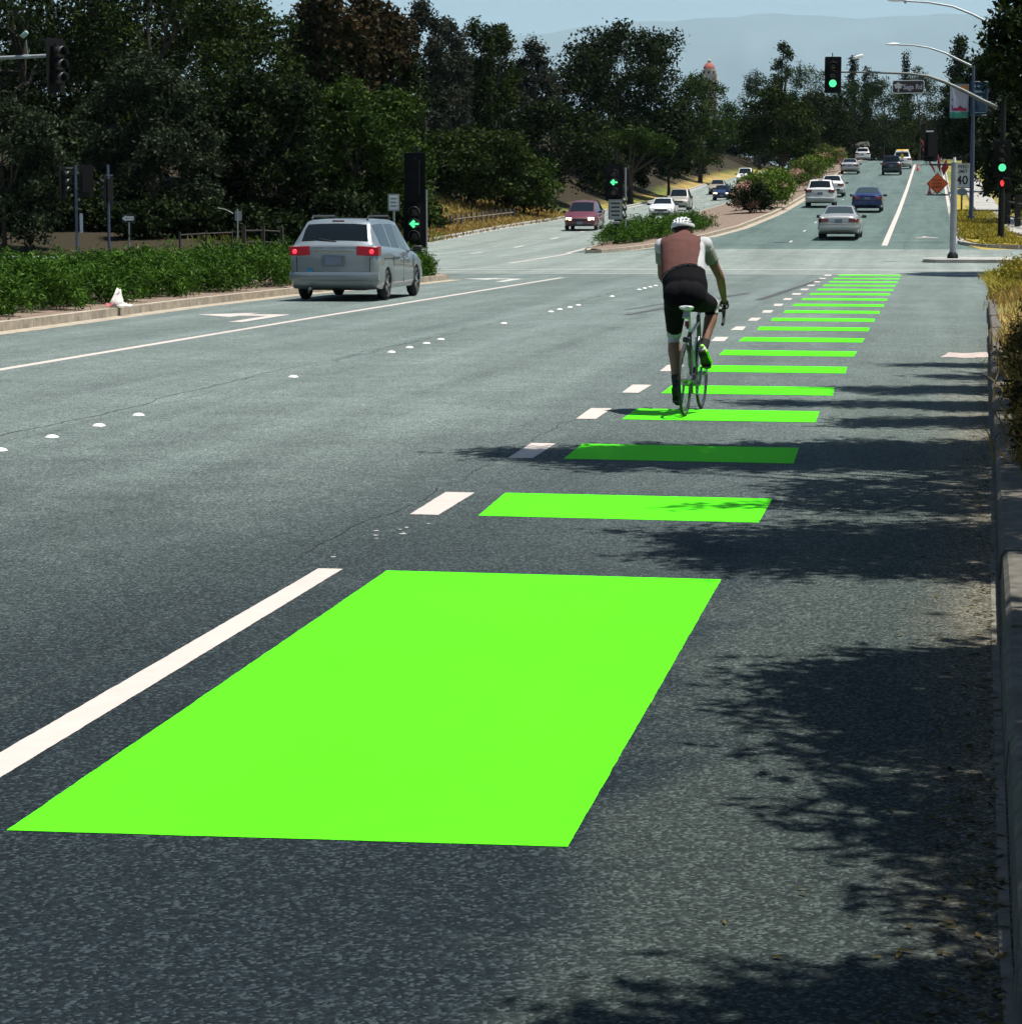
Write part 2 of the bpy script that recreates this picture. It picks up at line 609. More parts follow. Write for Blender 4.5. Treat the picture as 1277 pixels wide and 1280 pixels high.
road = sheet('road', -27.0, lambda y: float(kerbR(y)) + .02, -25, 80.5, 0.0, M['road'], kind='structure', step=1.5)
inter = sheet('intersection', -60, 30, 80.5, 105.5, 0.0, M['apron'], kind='structure')
hill_road = sheet('hill_road', -14.6, lambda y: float(kerbR(y)) + .02, 105.5, 420, 0.0, M['road2'], kind='structure')
onc = sheet('oncoming_road', -25.5, -14.6, 105.5, 420, 0.0, M['apron'], kind='structure')
tag(road, 'near roadway of grey asphalt with green bike lane paint')
tag(hill_road, 'uphill roadway of greenish grey asphalt beyond the intersection')


def poly_sheet(name, pts, dz, mt, parent, rag=None):
    """painted shape on the road; near edges are a little ragged as sprayed paint is"""
    near = min(p[1] for p in pts)
    if rag is None: rag = .0015 if near < 35 else 0
    if rag:
        q = []
        for (xa, ya), (xb, yb) in zip(pts, pts[1:] + pts[:1]):
            L = math.hypot(xb - xa, yb - ya)
            n = min(260, max(1, int(L / .035)))
            nx, ny = (yb - ya) / L, -(xb - xa) / L
            o = 0
            for k in range(n):
                t = k / n
                o = o * .55 + random.gauss(0, rag * .55)
                if k == 0: o = 0
                q.append((xa + (xb - xa) * t + nx * o, ya + (yb - ya) * t + ny * o))
        pts = q
    if near < 20: dz = min(dz, .002)
    me = bpy.data.meshes.new(name)
    vs = [(x, y, float(zB(x, y)) + dz) for x, y in pts]
    me.from_pydata(vs, [], [tuple(range(len(vs)))])
    me.update()
    return link(name, me, mt, parent)


random.seed(4)
g0 = poly_sheet('green_block', [(-2.72, 7.23), (-1.02, 7.30), (-1.02, 12.93), (-2.77, 12.98)], .004, M['green'], road)
tag(g0, 'long solid green block painted at the start of the bike lane')
poly_sheet('lane_line', [(-3.14, 3.5), (-2.99, 3.5), (-3.01, 13.0), (-3.14, 13.0)], .004, M['white'], road)
starts = [15.48, 19.22, 23.04, 26.5, 30.25, 33.85, 37.6]
while len(starts) < 18: starts.append(starts[-1] + 3.68)
for i, y in enumerate(starts):
    j = lambda a=.02: random.uniform(-a, a)
    L = 1.3
    xr = -1.0 + .0025 * (y - 15)
    poly_sheet('green_stripe', [(-2.74 + j(), y + j()), (xr + j(), y - .08 + j()), (xr - .01 + j(), y + L - .08 + j()), (-2.76 + j(), y + L + j())], .004, M['green'], road)
    poly_sheet('white_dash', [(-3.14 + j(), y + j()), (-2.96 + j(), y + j()), (-2.98 + j(), y + L + j()), (-3.17 + j(), y + L + j())], .004, M['white'], road)
# turn-lane line, arrow, crosswalk, skid marks
poly_sheet('turn_lane_line', [(-11.10, 8), (-10.93, 8), (-10.88, 45), (-10.60, 75), (-10.77, 75), (-11.02, 45)], .004, M['white'], road)
ax, ay = -12.5, 44.2
arrow = [(-.10, 0), (.10, 0), (.10, 1.3), (.75, 2.1), (.75, 1.6), (1.05, 2.5), (.55, 3.2), (.62, 2.75), (.1, 2.05), (.1, 2.9), (-.1, 2.9)]
arrow = [(-.9, 1.9), (.0, .9), (.0, 1.5), (.55, 1.5), (.55, -1.2), (.8, -1.2), (.8, 2.2), (.0, 2.2), (.0, 2.9)]
poly_sheet('turn_arrow', [(ax + a, ay + b) for a, b in arrow], .004, M['white'], road)
poly_sheet('turn_arrow', [(ax + a + .1, ay + b + 27) for a, b in arrow], .004, M['whiteworn'], road)
for y in (79.6, 84.2):
    sheet('crosswalk_line', -26, 3.2, y, y + .3, .005, M['whiteworn'], inter if y > 80.5 else road, .3, 2)
poly_sheet('skid_mark', [(-5.6, 47.2), (-5.42, 47.2), (-4.15, 61), (-4.33, 61)], .003, M['tar'], road)
poly_sheet('skid_mark', [(-5.9, 49.5), (-5.8, 49.5), (-5.35, 54), (-5.42, 54)], .003, M['tar'], road)
poly_sheet('skid_mark', [(-3.75, 55.8), (-3.55, 55.8), (-2.95, 74.5), (-3.12, 74.5)], .003, M['tar'], road)
# cracks sealed with tar, paint flecks left from an older line
def crack(x, y, L, sx, wd, seed):
    rc = random.Random(seed)
    l, r_ = [], []
    n = int(L / .12)
    dx = 0
    for k in range(n + 1):
        dx += rc.gauss(0, .016) + sx * .12
        h_ = wd * rc.uniform(.5, 1.3) * min(1, k / 4, (n - k) / 4 + .05) / 2
        l.append((x + dx - h_, y + L * k / n)); r_.append((x + dx + h_, y + L * k / n))
    v = [(a, b, .0025) for a, b in l + r_]
    m_ = len(l)
    MB().add(v, [(k, m_ + k, m_ + k + 1, k + 1) for k in range(m_ - 1)]).build('sealed_crack', M['crack'], road, None)


crack(-7.55, 17, 24, .002, .011, 3)
crack(-3.3, 13.2, 10, .008, .005, 5)
rf = random.Random(8)
fm = MB().prism([(-.03, -.02), (.02, -.03), (.035, .01), (0, .03), (-.03, .015)], 'Z', 0, .0015).mesh('paint_fleck')
fm.materials.append(M['whiteworn'])
for k in range(9):
    o = link('paint_fleck', fm, None, road, (-3.08 + rf.gauss(0, .06), rf.choice((13.3, 14.4, 14.6, 14.9)) + rf.gauss(0, .12), .003))
    o.rotation_euler.z = rf.uniform(0, 6)
    o.scale = (rf.uniform(.3, .75),) * 3
# ceramic lane markers in groups of four
dm = MB().ball((0, 0, -.012), (.062, .062, .034), 14, 5, .3).mesh('raised_marker', 50)
M['ceramic'] = mat('white_ceramic_marker', (.78, .76, .7), .35, var=.1, vscale=20)
dm.materials.append(M['ceramic'])
for k in range(-1, 5):
    b = 19.2 + 14.65 * k
    for d in (0, 1.22, 2.4, 3.6, 9.3):
        y = b + d
        if 5 < y < 78: link('raised_marker', dm, None, road, (-7.2 + .003 * (y - 20) + random.uniform(-.02, .02), y, .003))
# hill road lines
sheet('bike_lane_line', -2.02, -1.78, 109, 300, .005, M['white'], hill_road, 3, .3)
sheet('edge_line', 1.02, 1.14, 165, 300, .005, M['white'], hill_road, 3, .3)
for y in (112, 124, 136, 150, 164, 178): sheet('lane_dash', -6.05, -5.95, y, y + 1.6, .005, M['whiteworn'], hill_road, 1.6, .2)
sheet('turn_bay_line', lambda y: -15.3 + .045 * (y - 93), lambda y: -15.1 + .045 * (y - 93), 93, 105.4, .006, M['white'], inter, 3, .3)
sheet('median_line', lambda y: -14.95 - .012 * (y - 105.5), lambda y: -14.75 - .012 * (y - 105.5), 105.6, 150, .006, M['white'], onc, 3, .3)
for y in range(112, 330, 12): sheet('lane_dash', -20.1, -19.95, y, y + 3, .006, M['whiteworn'], onc, 3, .3)
for k in range(9):
    sheet('lane_dash', -19.6 - .1 * k, -19.45 - .1 * k, 96 + 1.1 * k, 96.3 + 1.1 * k, .006, M['whiteworn'], inter, 1, .3)
# bicycle symbol painted in the far bike lane
bs = at(1147, 296, 119)
for i in range(2):
    rim = MB().ring((0, 0, 0), .33, .05, 'Z', 20, 4, .002)
    link('bicycle_symbol_wheel', rim.mesh('bicycle_symbol_wheel'), M['white'], hill_road, (-.35 + .0, 116.0 + 1.1 * i, float(zB(-.35, 116 + 1.1 * i)) + .012)).scale = (1, 1.6, 1)
poly_sheet('bicycle_symbol_frame', [(-.7, 116.4), (-.55, 116.4), (-.2, 117.2), (.3, 116.6), (.38, 116.8), (-.1, 117.7), (-.3, 118.4), (-.42, 118.4), (-.3, 117.5)], .006, M['white'], hill_road)

# right kerb as single worn stones, gutter sand, kerb beyond the intersection
kerb = link('kerb', bpy.data.meshes.new('kerb'))
km = MB()
random.seed(9)
kerb_root = sheet('gutter', lambda y: float(kerbR(y)) - .035, lambda y: float(kerbR(y)) - .004, -10, 56, .004, M['gutter'], None, 1.5, .1, kind='structure')
bpy.data.objects.remove(kerb)


def kerb_run(y0, y1, L, wdt, hgt, mt, parent, xf, jit=.012, side=1):
    y = y0
    while y < y1:
        l = min(L * random.uniform(.9, 1.1), y1 - y)
        a, b = y + .008, y + l - .008
        jx, jz = random.uniform(-jit, jit), random.uniform(-jit, jit)
        xa, xb = float(xf(a)), float(xf(b))
        za, zb = float(zB(xa, a)), float(zB(xb, b))
        rings = []
        for yy, xx, zz in ((a, xa, za), (b, xb, zb)):
            pr = [(0, -.05), (.012, hgt - .03), (.035, hgt), (wdt, hgt), (wdt, -.05)]
            rings.append([(xx + jx + side * p, yy, zz + q + (jz if q > 0 else 0)) for p, q in pr])
        MB().loft(rings, True).build('kerb_stone', mt, parent, 30)
        y += l


kerb_run(-4, 55, 2.4, .17, .15, M['kerbold'], kerb_root, lambda y: kerbR(y))
far_kerb = sheet('far_gutter', lambda y: float(kerbR(y)) - .25, lambda y: float(kerbR(y)) - .004, 111, 300, .004, M['concrete'], None, 3, .3, kind='structure')
kerb_run(111, 300, 6, .16, .14, M['concrete'], far_kerb, lambda y: kerbR(y))


def arc_kerb(pts, mt, parent, h=.14, wd=.16):
    """short kerb stones along a curve"""
    for (xa, ya), (xb, yb) in zip(pts, pts[1:]):
        d = Vector((xb - xa, yb - ya, 0)).normalized()
        n = Vector((d.y, -d.x, 0)) * wd
        q = d * .006
        rr = []
        for x, y, s in ((xa, ya, 1), (xb, yb, -1)):
            z = float(zB(x, y))
            p = Vector((x, y, z)) + q * s
            rr.append([p + Vector((0, 0, -.05)), p + Vector((0, 0, h)), p + n + Vector((0, 0, h)), p + n + Vector((0, 0, -.05))])
        MB().loft(rr, True).build('kerb_stone', mt, parent, 30)


# corner island with the silver pole
def slab(name, outline, h, mt, label=None, kind='structure', skirt=.08):
    n = len(outline)
    v = [(x, y, float(zB(x, y)) + h) for x, y in outline] + [(x, y, float(zB(x, y)) - skirt) for x, y in outline]
    m = MB().add(v, [tuple(range(n))] + [(i, (i + 1) % n, n + (i + 1) % n, n + i) for i in range(n)])
    o = m.build(name, mt, None, 30)
    tag(o, label, None, None, kind)
    return o


isl = slab('corner_island', [(-.25, 92.2), (.2, 91.6), (9, 91.9), (9, 94.6), (.3, 94.4), (-.25, 93.6)], .12, M['concrete'], 'pale concrete corner island at the base of the silver signal pole')
corner = slab('grass_verge', [(1.43, 112), (1.8, 109), (2.5, 107.2), (3.6, 106.3), (7, 105.7), (12, 105.6), (12, 111.2), (4.6, 111.2), (3.6, 113.5), (2.65, 120), (2.2, 135), (2.0, 160), (2.0, 220), (1.43, 220), (1.43, 160), (1.43, 135)], .16, M['yellowgrass'], 'dry yellow grass verge at the far right corner')
arc_kerb([(12, 105.5), (7, 105.6), (5, 105.8), (3.6, 106.15), (2.9, 106.6), (2.4, 107.1), (1.95, 107.9), (1.65, 108.9), (1.4, 110), (1.28, 111)], M['concrete'], far_kerb, .14, -.16)
ramp = slab('kerb_ramp', [(4.1, 104.9), (9, 104.6), (9, 105.45), (4.1, 105.6)], .03, M['concrete'])


def zS(x, y): return float(zT(x, y))


def strip(name, pts, wd, dz, mt, kind='structure'):
    """path along (x, y) points"""
    P = []
    for (xa, ya), (xb, yb) in zip(pts, pts[1:]):
        n = max(1, int(abs(yb - ya) / 3))
        for k in range(n): P.append((xa + (xb - xa) * k / n, ya + (yb - ya) * k / n))
    P.append(pts[-1])
    v, f = [], []
    for x, y in P:
        for d in (0, wd / 2, wd):
            v.append((x + d, y, zB(x, y) + .3))
    for j in range(len(P) - 1):
        for i in range(2):
            a = j * 3 + i
            f.append((a, a + 1, a + 4, a + 3))
    o = link(name, np_mesh(name, np.array(v, float), np.array(f)), mt)
    tag(o, kind=kind)
    return o


def sidewalk():
    root = None
    pts = [(5.4, 110), (4.3, 113.5), (3.35, 120), (2.75, 135), (2.5, 160), (2.5, 260)]
    yy = np.arange(110.0, 255, 2.4)
    X = np.interp(yy, [p[1] for p in pts], [p[0] for p in pts])
    Wd = np.interp(yy, [110, 120, 135, 300], [2.2, 1.75, 1.5, 1.5])
    base = MB()
    for i in range(len(yy) - 1):
        base.add([(X[i] - .06, yy[i], float(zB(X[i], yy[i])) + .17), (X[i] + Wd[i] + .06, yy[i], float(zB(X[i], yy[i])) + .17),
                  (X[i + 1] + Wd[i + 1] + .06, yy[i + 1], float(zB(X[i], yy[i + 1])) + .17), (X[i + 1] - .06, yy[i + 1], float(zB(X[i], yy[i + 1])) + .17)], [(0, 1, 2, 3)])
    root = base.build('sidewalk', M['mulch'])
    tag(root, kind='structure')
    for i in range(len(yy) - 1):
        j = random.uniform(-.006, .006)
        a = [(X[i], yy[i] + .012), (X[i] + Wd[i], yy[i] + .012), (X[i + 1] + Wd[i + 1], yy[i + 1] - .012), (X[i + 1], yy[i + 1] - .012)]
        v = [(x, y, float(zB(X[i], y)) + .23 + j) for x, y in a] + [(x, y, float(zB(X[i], y)) + .12) for x, y in a]
        MB().add(v, [(0, 1, 2, 3), (0, 4, 5, 1), (1, 5, 6, 2), (2, 6, 7, 3), (3, 7, 4, 0)]).build('slab', M['concrete'], root)


sidewalk()


# medians: raised soil between kerb stones
def median(name, left, right, y0, y1, label, mt):
    """left/right are lists of (Y, X)"""
    yy = np.unique(np.concatenate([np.linspace(y0, y1, int((y1 - y0) / 2.5) + 2), [p[0] for p in left if y0 <= p[0] <= y1], [p[0] for p in right if y0 <= p[0] <= y1]]))
    fl = lambda y: float(np.interp(y, [p[0] for p in left], [p[1] for p in left]))
    fr = lambda y: float(np.interp(y, [p[0] for p in right], [p[1] for p in right]))
    v, f = [], []
    for y in yy:
        a, b = fl(y) + .1, fr(y) - .1
        for t in (0, .33, .67, 1):
            x = a + (b - a) * t
            v.append((x, y, float(zB(x, y)) + .13 + (.06 if 0 < t < 1 else 0)))
    for j in range(len(yy) - 1):
        for i in range(3):
            q = j * 4 + i
            f.append((q, q + 1, q + 5, q + 4))
    root = link(name, np_mesh(name, np.array(v), np.array(f)), M['mulch'])
    tag(root, label, kind='structure')
    outline = [(fr(y), y) for y in yy] + [(fl(y), y) for y in yy[::-1]]
    if right[0][0] >= y0:      # nose at the near end
        outline.append(outline[0])
    arc_kerb(outline, mt, root, .15, -.18)
    return fl, fr


m1l, m1r = median('near_median', [(-10, -19.2), (60, -19.2), (66, -18.2), (70, -16), (72, -14.3)], [(-10, -14.45), (40, -14.55), (50, -14.75), (58, -14.6), (66, -13.75), (72, -13.5)], -8, 72, 'raised near median with tan kerb and juniper hedge', M['kerb'])
m2l, m2r = median('far_median', [(104, -13.85), (108, -14.3), (125, -15.2), (160, -15.6), (420, -16.2)], [(104, -13.2), (106, -12.3), (110, -11.2), (118, -10.0), (128, -9.35), (150, -8.95), (200, -8.8), (420, -9.2)], 104, 400, 'raised far median climbing the hill with tan kerb', M['kerb'])
sheet('median_gutter', lambda y: m1r(y) + .004, lambda y: m1r(y) + .42, 5, 72, .004, M['kerb'], road, 2, .5)
sheet('median_gutter', lambda y: m2r(y) + .004, lambda y: m2r(y) + .4, 105.6, 300, .005, M['kerb'], hill_road, 2, .5)
lk = sheet('left_gutter', -25.9, -25.5, 105.5, 300, .004, M['concrete'], None, 3, .5, kind='structure')
kerb_run(105.5, 300, 8, .2, .15, M['concrete'], lk, lambda y: -25.9, side=-1)

# far hills across the bay
def hills():
    rng = np.random.RandomState(3)
    px = np.linspace(-900, 2400, 130)
    ridge = np.interp(px, [-900, 300, 520, 640, 760, 860, 980, 1100, 1277, 1700, 2400], [70, 62, 52, 44, 32, 22, 19, 21, 18, 30, 60])
    ridge = ridge + 2.2 * np.sin(px * .031) + 1.2 * np.sin(px * .083 + 1)
    rows = [(37000, 0.0), (39000, .25), (41000, .55), (43000, .8), (45000, 1.0), (48000, .75), (52000, .2)]
    v = []
    for Y, k in rows:
        for p, r_ in zip(px, ridge):
            top = at(p, r_, 45000)
            q = at(p, 268, Y)
            n = rng.uniform(-.06, .06) * (k > .1)
            v.append((q.x, Y, 5 + (top.z - 5) * max(0, k + (n if k < 1 else 0))))
    n = len(px)
    f = [(j * n + i, j * n + i + 1, (j + 1) * n + i + 1, (j + 1) * n + i) for j in range(len(rows) - 1) for i in range(n - 1)]
    o = link('hills', np_mesh('hills', np.array(v), np.array(f), smooth=True), mat('far_hill_cover', (.10, .12, .11), .95, var=.3, vscale=.0004))
    tag(o, kind='structure')


hills()

# ------------------------------------------------------------------ vegetation
def leaves(rng, pts, nrm, size, aspect=.5, spread=.0, tint=None, up=.35):
    """diamond leaf faces at points"""
    n = len(pts)
    d = rng.normal(size=(n, 3)) + nrm * up
    d /= np.linalg.norm(d, axis=1)[:, None] + 1e-9
    a = rng.normal(size=(n, 3))
    a -= d * (a * d).sum(1)[:, None]
    a /= np.linalg.norm(a, axis=1)[:, None] + 1e-9
    b = np.cross(d, a)
    s = (size * rng.uniform(.6, 1.35, n))[:, None]
    bend = d * s * rng.uniform(-.15, .25, n)[:, None]
    v = np.stack([pts - a * s, pts - b * s * aspect + bend, pts + a * s, pts + b * s * aspect + bend], 1).reshape(-1, 3)
    f = np.arange(4 * n).reshape(n, 4)
    if tint is None: tint = rng.rand(n)
    return v, f, tint


def lobes_cloud(rng, lobes, n, size, aspect=.5, inner=.25, sub=10):
    """leaf cloud on a set of ellipsoid lobes (cx,cy,cz,rx,ry,rz), broken up into twig clumps"""
    L = np.array(lobes)
    area = (L[:, 3] * L[:, 4] + L[:, 3] * L[:, 5] + L[:, 4] * L[:, 5])
    P, N, T = [], [], []
    for l, k in zip(L, (area / area.sum() * n).astype(int)):
        m = max(4, k // sub)
        u = rng.normal(size=(m, 3))
        u /= np.linalg.norm(u, axis=1)[:, None]
        u[:, 2] = np.where(u[:, 2] < -.55, -u[:, 2], u[:, 2])
        rr = np.where(rng.rand(m) < inner, rng.uniform(.35, .8, m), rng.uniform(.82, 1.1, m))
        # bumps on the lobe
        rr *= 1 + .13 * np.sin(u[:, 0] * 7 + l[0] * 3) * np.sin(u[:, 1] * 6 + l[1]) + .10 * np.sin(u[:, 2] * 9 + l[2])
        c = l[:3] + u * rr[:, None] * l[3:]
        ct = np.clip(rng.normal(.45, .22, m) + rng.normal(0, .08), 0, 1)
        sc = size * 2.1
        idx = np.repeat(np.arange(m), sub)
        P.append(c[idx] + rng.normal(size=(len(idx), 3)) * sc * np.array([.8, .8, .6]))
        N.append(u[idx])
        T.append(np.clip(ct[idx] + rng.normal(0, .1, len(idx)), 0, 1))
    return leaves(rng, np.concatenate(P), np.concatenate(N), size, aspect, tint=np.concatenate(T))


def trunk_mesh(rng, H, r, lobes, bottom, lean=(0, 0)):
    m = MB()
    top = H * .72
    pts, rad = [], []
    for i in range(7):
        t = i / 6
        pts.append((lean[0] * t + rng.uniform(-.12, .12) * t * r * 4, lean[1] * t + rng.uniform(-.12, .12) * t * r * 4, -.3 + (top + .3) * t))
        rad.append(r * (1.25 - .35 * min(1, t * 6)) * (1 - .75 * t))
    m.tube(pts, rad, 9)
    k = min(len(lobes), 8)
    for l in [lobes[i] for i in rng.choice(len(lobes), k, replace=False)]:
        t = rng.uniform(.3, .65)
        s = Vector(pts[0]).lerp(Vector(pts[-1]), t)
        e = Vector(l[:3])
        mid = s.lerp(e, .5) + Vector((rng.uniform(-.3, .3), rng.uniform(-.3, .3), rng.uniform(-.1, .4)))
        m.tube([s, mid, e], [r * .45, r * .3, r * .1], 6)
    return m.mesh('trunk', 60)


TREES = 0


def tree(name, label, base, H, rx, kind, cb=.18, shape='round', n=12000, size=.21, nl=16, ry=None, tr=None, seed=None, group=None, lean=(0, 0), cat='tree', inner=.25, top_mat=None, aspect=.5):
    global TREES
    TREES += 1
    rng = np.random.RandomState(seed if seed is not None else 100 + TREES)
    ry = ry or rx
    x, y = base
    z = float(zT(x, y))
    lobes = []
    z0, z1 = H * cb, H
    if shape == 'cone':
        for i in range(nl):
            t = (i + .5) / nl
            a = i * 2.4 + rng.uniform(-.3, .3)
            q = (1 - t) ** .85
            lobes.append((math.cos(a) * rx * .45 * q, math.sin(a) * ry * .45 * q, z0 + (z1 - z0) * t, rx * (.18 + .5 * q), ry * (.18 + .5 * q), (z1 - z0) / nl * 1.0 + .12 * H / nl))
    else:
        for i in range(nl):
            a = i * 2.399 + rng.uniform(-.4, .4)
            t = (i + .5) / nl
            if shape == 'umbrella':
                hh, rr, q = .55 + .35 * rng.rand(), math.sqrt(t) * .8, .30
            elif shape == 'open':
                hh, rr, q = .1 + .85 * t, (1 - .4 * t) * (.35 + .55 * rng.rand()), .27
            else:
                hh = .08 + .80 * t + rng.uniform(-.06, .06)
                rr = math.sqrt(max(0, 1 - (2 * abs(hh - .42)) ** 2 * .7)) * (.45 + .35 * rng.rand())
                q = .36
            s = rng.uniform(.75, 1.2)
            lobes.append((math.cos(a) * rx * rr + lean[0] * hh, math.sin(a) * ry * rr + lean[1] * hh, z0 + (z1 - z0) * hh, rx * q * s, ry * q * s, (z1 - z0) * (.2 if shape != 'open' else .13) * s))
        if shape == 'round':
            lobes.append((lean[0], lean[1], z0 + (z1 - z0) * .82, rx * .42, ry * .42, (z1 - z0) * .18))
    root = empty(name, (x, y, z), 0, label, cat, group)
    sub = []
    for l in lobes:
        sub.append(tuple(l[:3]) + (l[3] * .72, l[4] * .72, l[5] * .72))
        for _ in range(5 if shape != 'cone' else 2):
            u = rng.normal(size=3)
            u /= np.linalg.norm(u)
            u[2] = abs(u[2]) * .9 - .25
            k_ = rng.uniform(.30, .52)
            sub.append((l[0] + u[0] * l[3] * .85, l[1] + u[1] * l[4] * .85, l[2] + u[2] * l[5] * .95, l[3] * k_, l[4] * k_, l[5] * k_))
    v, f, t = lobes_cloud(rng, sub, int(n * 1.5), size * .72, aspect, inner, 8)
    link('crown', np_mesh('crown', v, f, t), LM[kind], root)
    if top_mat:
        hi = [l for l in lobes if l[2] > z0 + (z1 - z0) * .55]
        v, f, t = lobes_cloud(rng, [(l[0], l[1], l[2] + .12 * l[5], l[3] * 1.06, l[4] * 1.06, l[5] * 1.06) for l in hi], n // 2, size, aspect, .05)
        link('crown_tip', np_mesh('crown_tip', v, f, t), LM[top_mat], root)
    link('trunk', trunk_mesh(rng, H, tr or max(.12, H * .022), lobes, z0, lean), M['bark'], root)
    return root


def ptree(name, label, px, ytop, hw, Y, kind, **kw):
    """tree whose crown shows at photo column px with its top at row ytop, Y metres up the road"""
    p = at(px, ytop, Y)
    rx = abs(at(px + hw, ytop, Y).x - p.x)
    z = float(zT(p.x, Y))
    return tree(name, label, (p.x, Y), max(1.5, p.z - z), rx, kind, **kw)


GW = 'trees of the wood left of the road'
ptree('broadleaf_tree', 'tall dark tree at the far upper left edge, filling the corner', 25, -95, 150, 150, 'dark', group=GW, cb=.08)
ptree('broadleaf_tree', 'tall dark green tree rising behind the grey green tree at upper left', 185, -110, 135, 152, 'oak', group=GW, cb=.08)
ptree('broadleaf_tree', 'dark green tree whose right shoulder meets the pale sky, left of the rust topped pine', 300, -8, 105, 158, 'oak', group=GW, cb=.08)
ptree('olive_tree', 'grey green round tree in front of the wood above the hedge', 190, 82, 105, 122, 'olive', group=GW, cb=.14, n=20000, size=.16)
ptree('olive_tree', 'sage green bushy tree cut by the left edge of the picture', 2, 128, 78, 108, 'olive', group=GW, cb=.05, n=15000, size=.14)
ptree('broadleaf_tree', 'low dark tree between the grey green tree and the minivan', 330, 105, 100, 128, 'dark', group=GW, cb=.06, n=14000, size=.19)
ptree('broadleaf_tree', 'dark tree behind the bank of signal heads on the left', 100, 150, 90, 133, 'dark', group=GW, cb=.04, n=8000)
ptree('pine_tree', 'dark pine with rust brown top, left one of the pair against the sky', 405, 14, 62, 172, 'dark', group=GW, cb=.1, top_mat='rust')
ptree('pine_tree', 'dark pine with rust brown top, right one of the pair against the sky', 470, 14, 55, 176, 'dark', group=GW, cb=.1, top_mat='rust')
ptree('broadleaf_tree', 'mid green tree standing in front of the rust topped pines above the minivan', 445, 112, 95, 135, 'green', group=GW, cb=.1, n=18000, size=.17)
ptree('eucalyptus_tree', 'tall thin grey leaved eucalyptus right of the rust topped pines', 530, 8, 42, 205, 'euca', group=GW, cb=.12, shape='open', n=7000, inner=.4)
ptree('eucalyptus_tree', 'second grey leaved eucalyptus with feathery top, left of the slim green tree', 562, 26, 42, 214, 'euca', group=GW, cb=.1, shape='open', n=7000, inner=.4)
ptree('broadleaf_tree', 'slim upright green tree poking above the wood between the eucalyptuses', 614, 26, 34, 220, 'oak', group=GW, cb=.1, n=8000, nl=14)
ptree('eucalyptus_tree', 'grey leaved eucalyptus beside the big round oak', 668, 58, 46, 226, 'euca', group=GW, cb=.1, shape='open', n=7000, inner=.4)
ptree('oak_tree', 'big round dark oak with the broadest crown against the hills', 772, 34, 104, 250, 'dark', group=GW, cb=.06, n=26000, nl=34, size=.26, inner=.4)
ptree('oak_tree', 'dark oak low behind the maroon minivan', 690, 130, 78, 205, 'dark', group=GW, cb=.05, n=10000)
ptree('broadleaf_tree', 'low spreading green tree above the slatted fence on the left bank', 590, 158, 82, 172, 'oak', group=GW, cb=.08, n=11000, nl=20)
ptree('broadleaf_tree', 'small green tree at the edge of the left bank by the minivan roof', 505, 190, 45, 140, 'green', group=GW, cb=.1, n=6000)
ptree('broadleaf_tree', 'small dark tree right of the slatted fence', 655, 195, 45, 178, 'green', group=GW, cb=.1, n=5000)
ptree('oak_tree', 'umbrella shaped roadside oak with bare trunk behind the arrow signal', 788, 166, 62, 234, 'green', group=GW, cb=.42, shape='umbrella', n=9000, tr=.32, nl=18)
ptree('oak_tree', 'roadside oak behind the beige oncoming car', 836, 140, 48, 262, 'oak', group=GW, cb=.25, n=8000)
ptree('broadleaf_tree', 'round green tree right of the big oak, below the tower dome', 876, 96, 44, 308, 'green', group=GW, cb=.1, n=9000)
ptree('broadleaf_tree', 'tallest dark tree behind the wood at the upper left edge', 60, -190, 150, 185, 'dark', group=GW, cb=.05, n=14000, size=.28)
ptree('broadleaf_tree', 'very tall dark tree behind the wood, above the grey green tree', 215, -170, 140, 190, 'dark', group=GW, cb=.05, n=14000, size=.28)
ptree('broadleaf_tree', 'dark tree filling the gap behind the left arm signal', 95, 45, 120, 176, 'dark', group=GW, cb=.02, n=14000, size=.26)
ptree('broadleaf_tree', 'dark tree filling the wood behind the rust topped pines', 430, 40, 100, 200, 'dark', group=GW, cb=.05, n=11000, size=.28)
ptree('broadleaf_tree', 'dark tree filling the wood behind the eucalyptuses', 590, 70, 90, 240, 'dark', group=GW, cb=.05, n=10000, size=.3)
for px_, w_, h_, lab in ((15, 60, 262, 'at the left edge'), (105, 62, 258, 'behind the signal posts'), (190, 60, 262, 'behind the one way sign'), (275, 60, 258, 'behind the sign back'), (350, 55, 262, 'behind the rail fence'), (425, 60, 252, 'behind the minivan roof'), (500, 50, 258, 'beside the near arrow signal')):
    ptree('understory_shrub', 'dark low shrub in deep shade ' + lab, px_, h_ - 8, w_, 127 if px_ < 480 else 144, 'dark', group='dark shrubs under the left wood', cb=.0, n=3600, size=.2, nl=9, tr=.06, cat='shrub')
for k_, px_ in enumerate(range(-30, 430, 48)):
    lab = ('behind the left end of the hedge', 'under the left arm signal', 'left of the plaque post', 'between the two signal posts', 'just left of the one way sign', 'just right of the one way sign', 'between the one way sign and the grey sign back', 'behind the grey sign back', 'at the rail fence', 'behind the rear window of the minivan', 'behind the front of the minivan', 'at the foot of the near arrow signal')[k_]
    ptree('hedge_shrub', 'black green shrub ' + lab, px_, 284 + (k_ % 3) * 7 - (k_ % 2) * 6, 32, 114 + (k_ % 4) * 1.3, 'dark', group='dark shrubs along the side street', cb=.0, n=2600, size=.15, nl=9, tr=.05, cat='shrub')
GM = 'trees at the top of the hill'
ptree('oak_tree', 'low oak standing on the far median with dark trunk', 978, 118, 60, 262, 'oak', group=GM, cb=.26, n=11000, tr=.3)
ptree('oak_tree', 'second oak on the far median nearer the road', 1027, 118, 42, 312, 'dark', group=GM, cb=.26, n=8000, tr=.3)
ptree('broadleaf_tree', 'dark tree right of the tower with brown patches', 950, 92, 34, 420, 'oak', group=GM, cb=.0, n=7000)
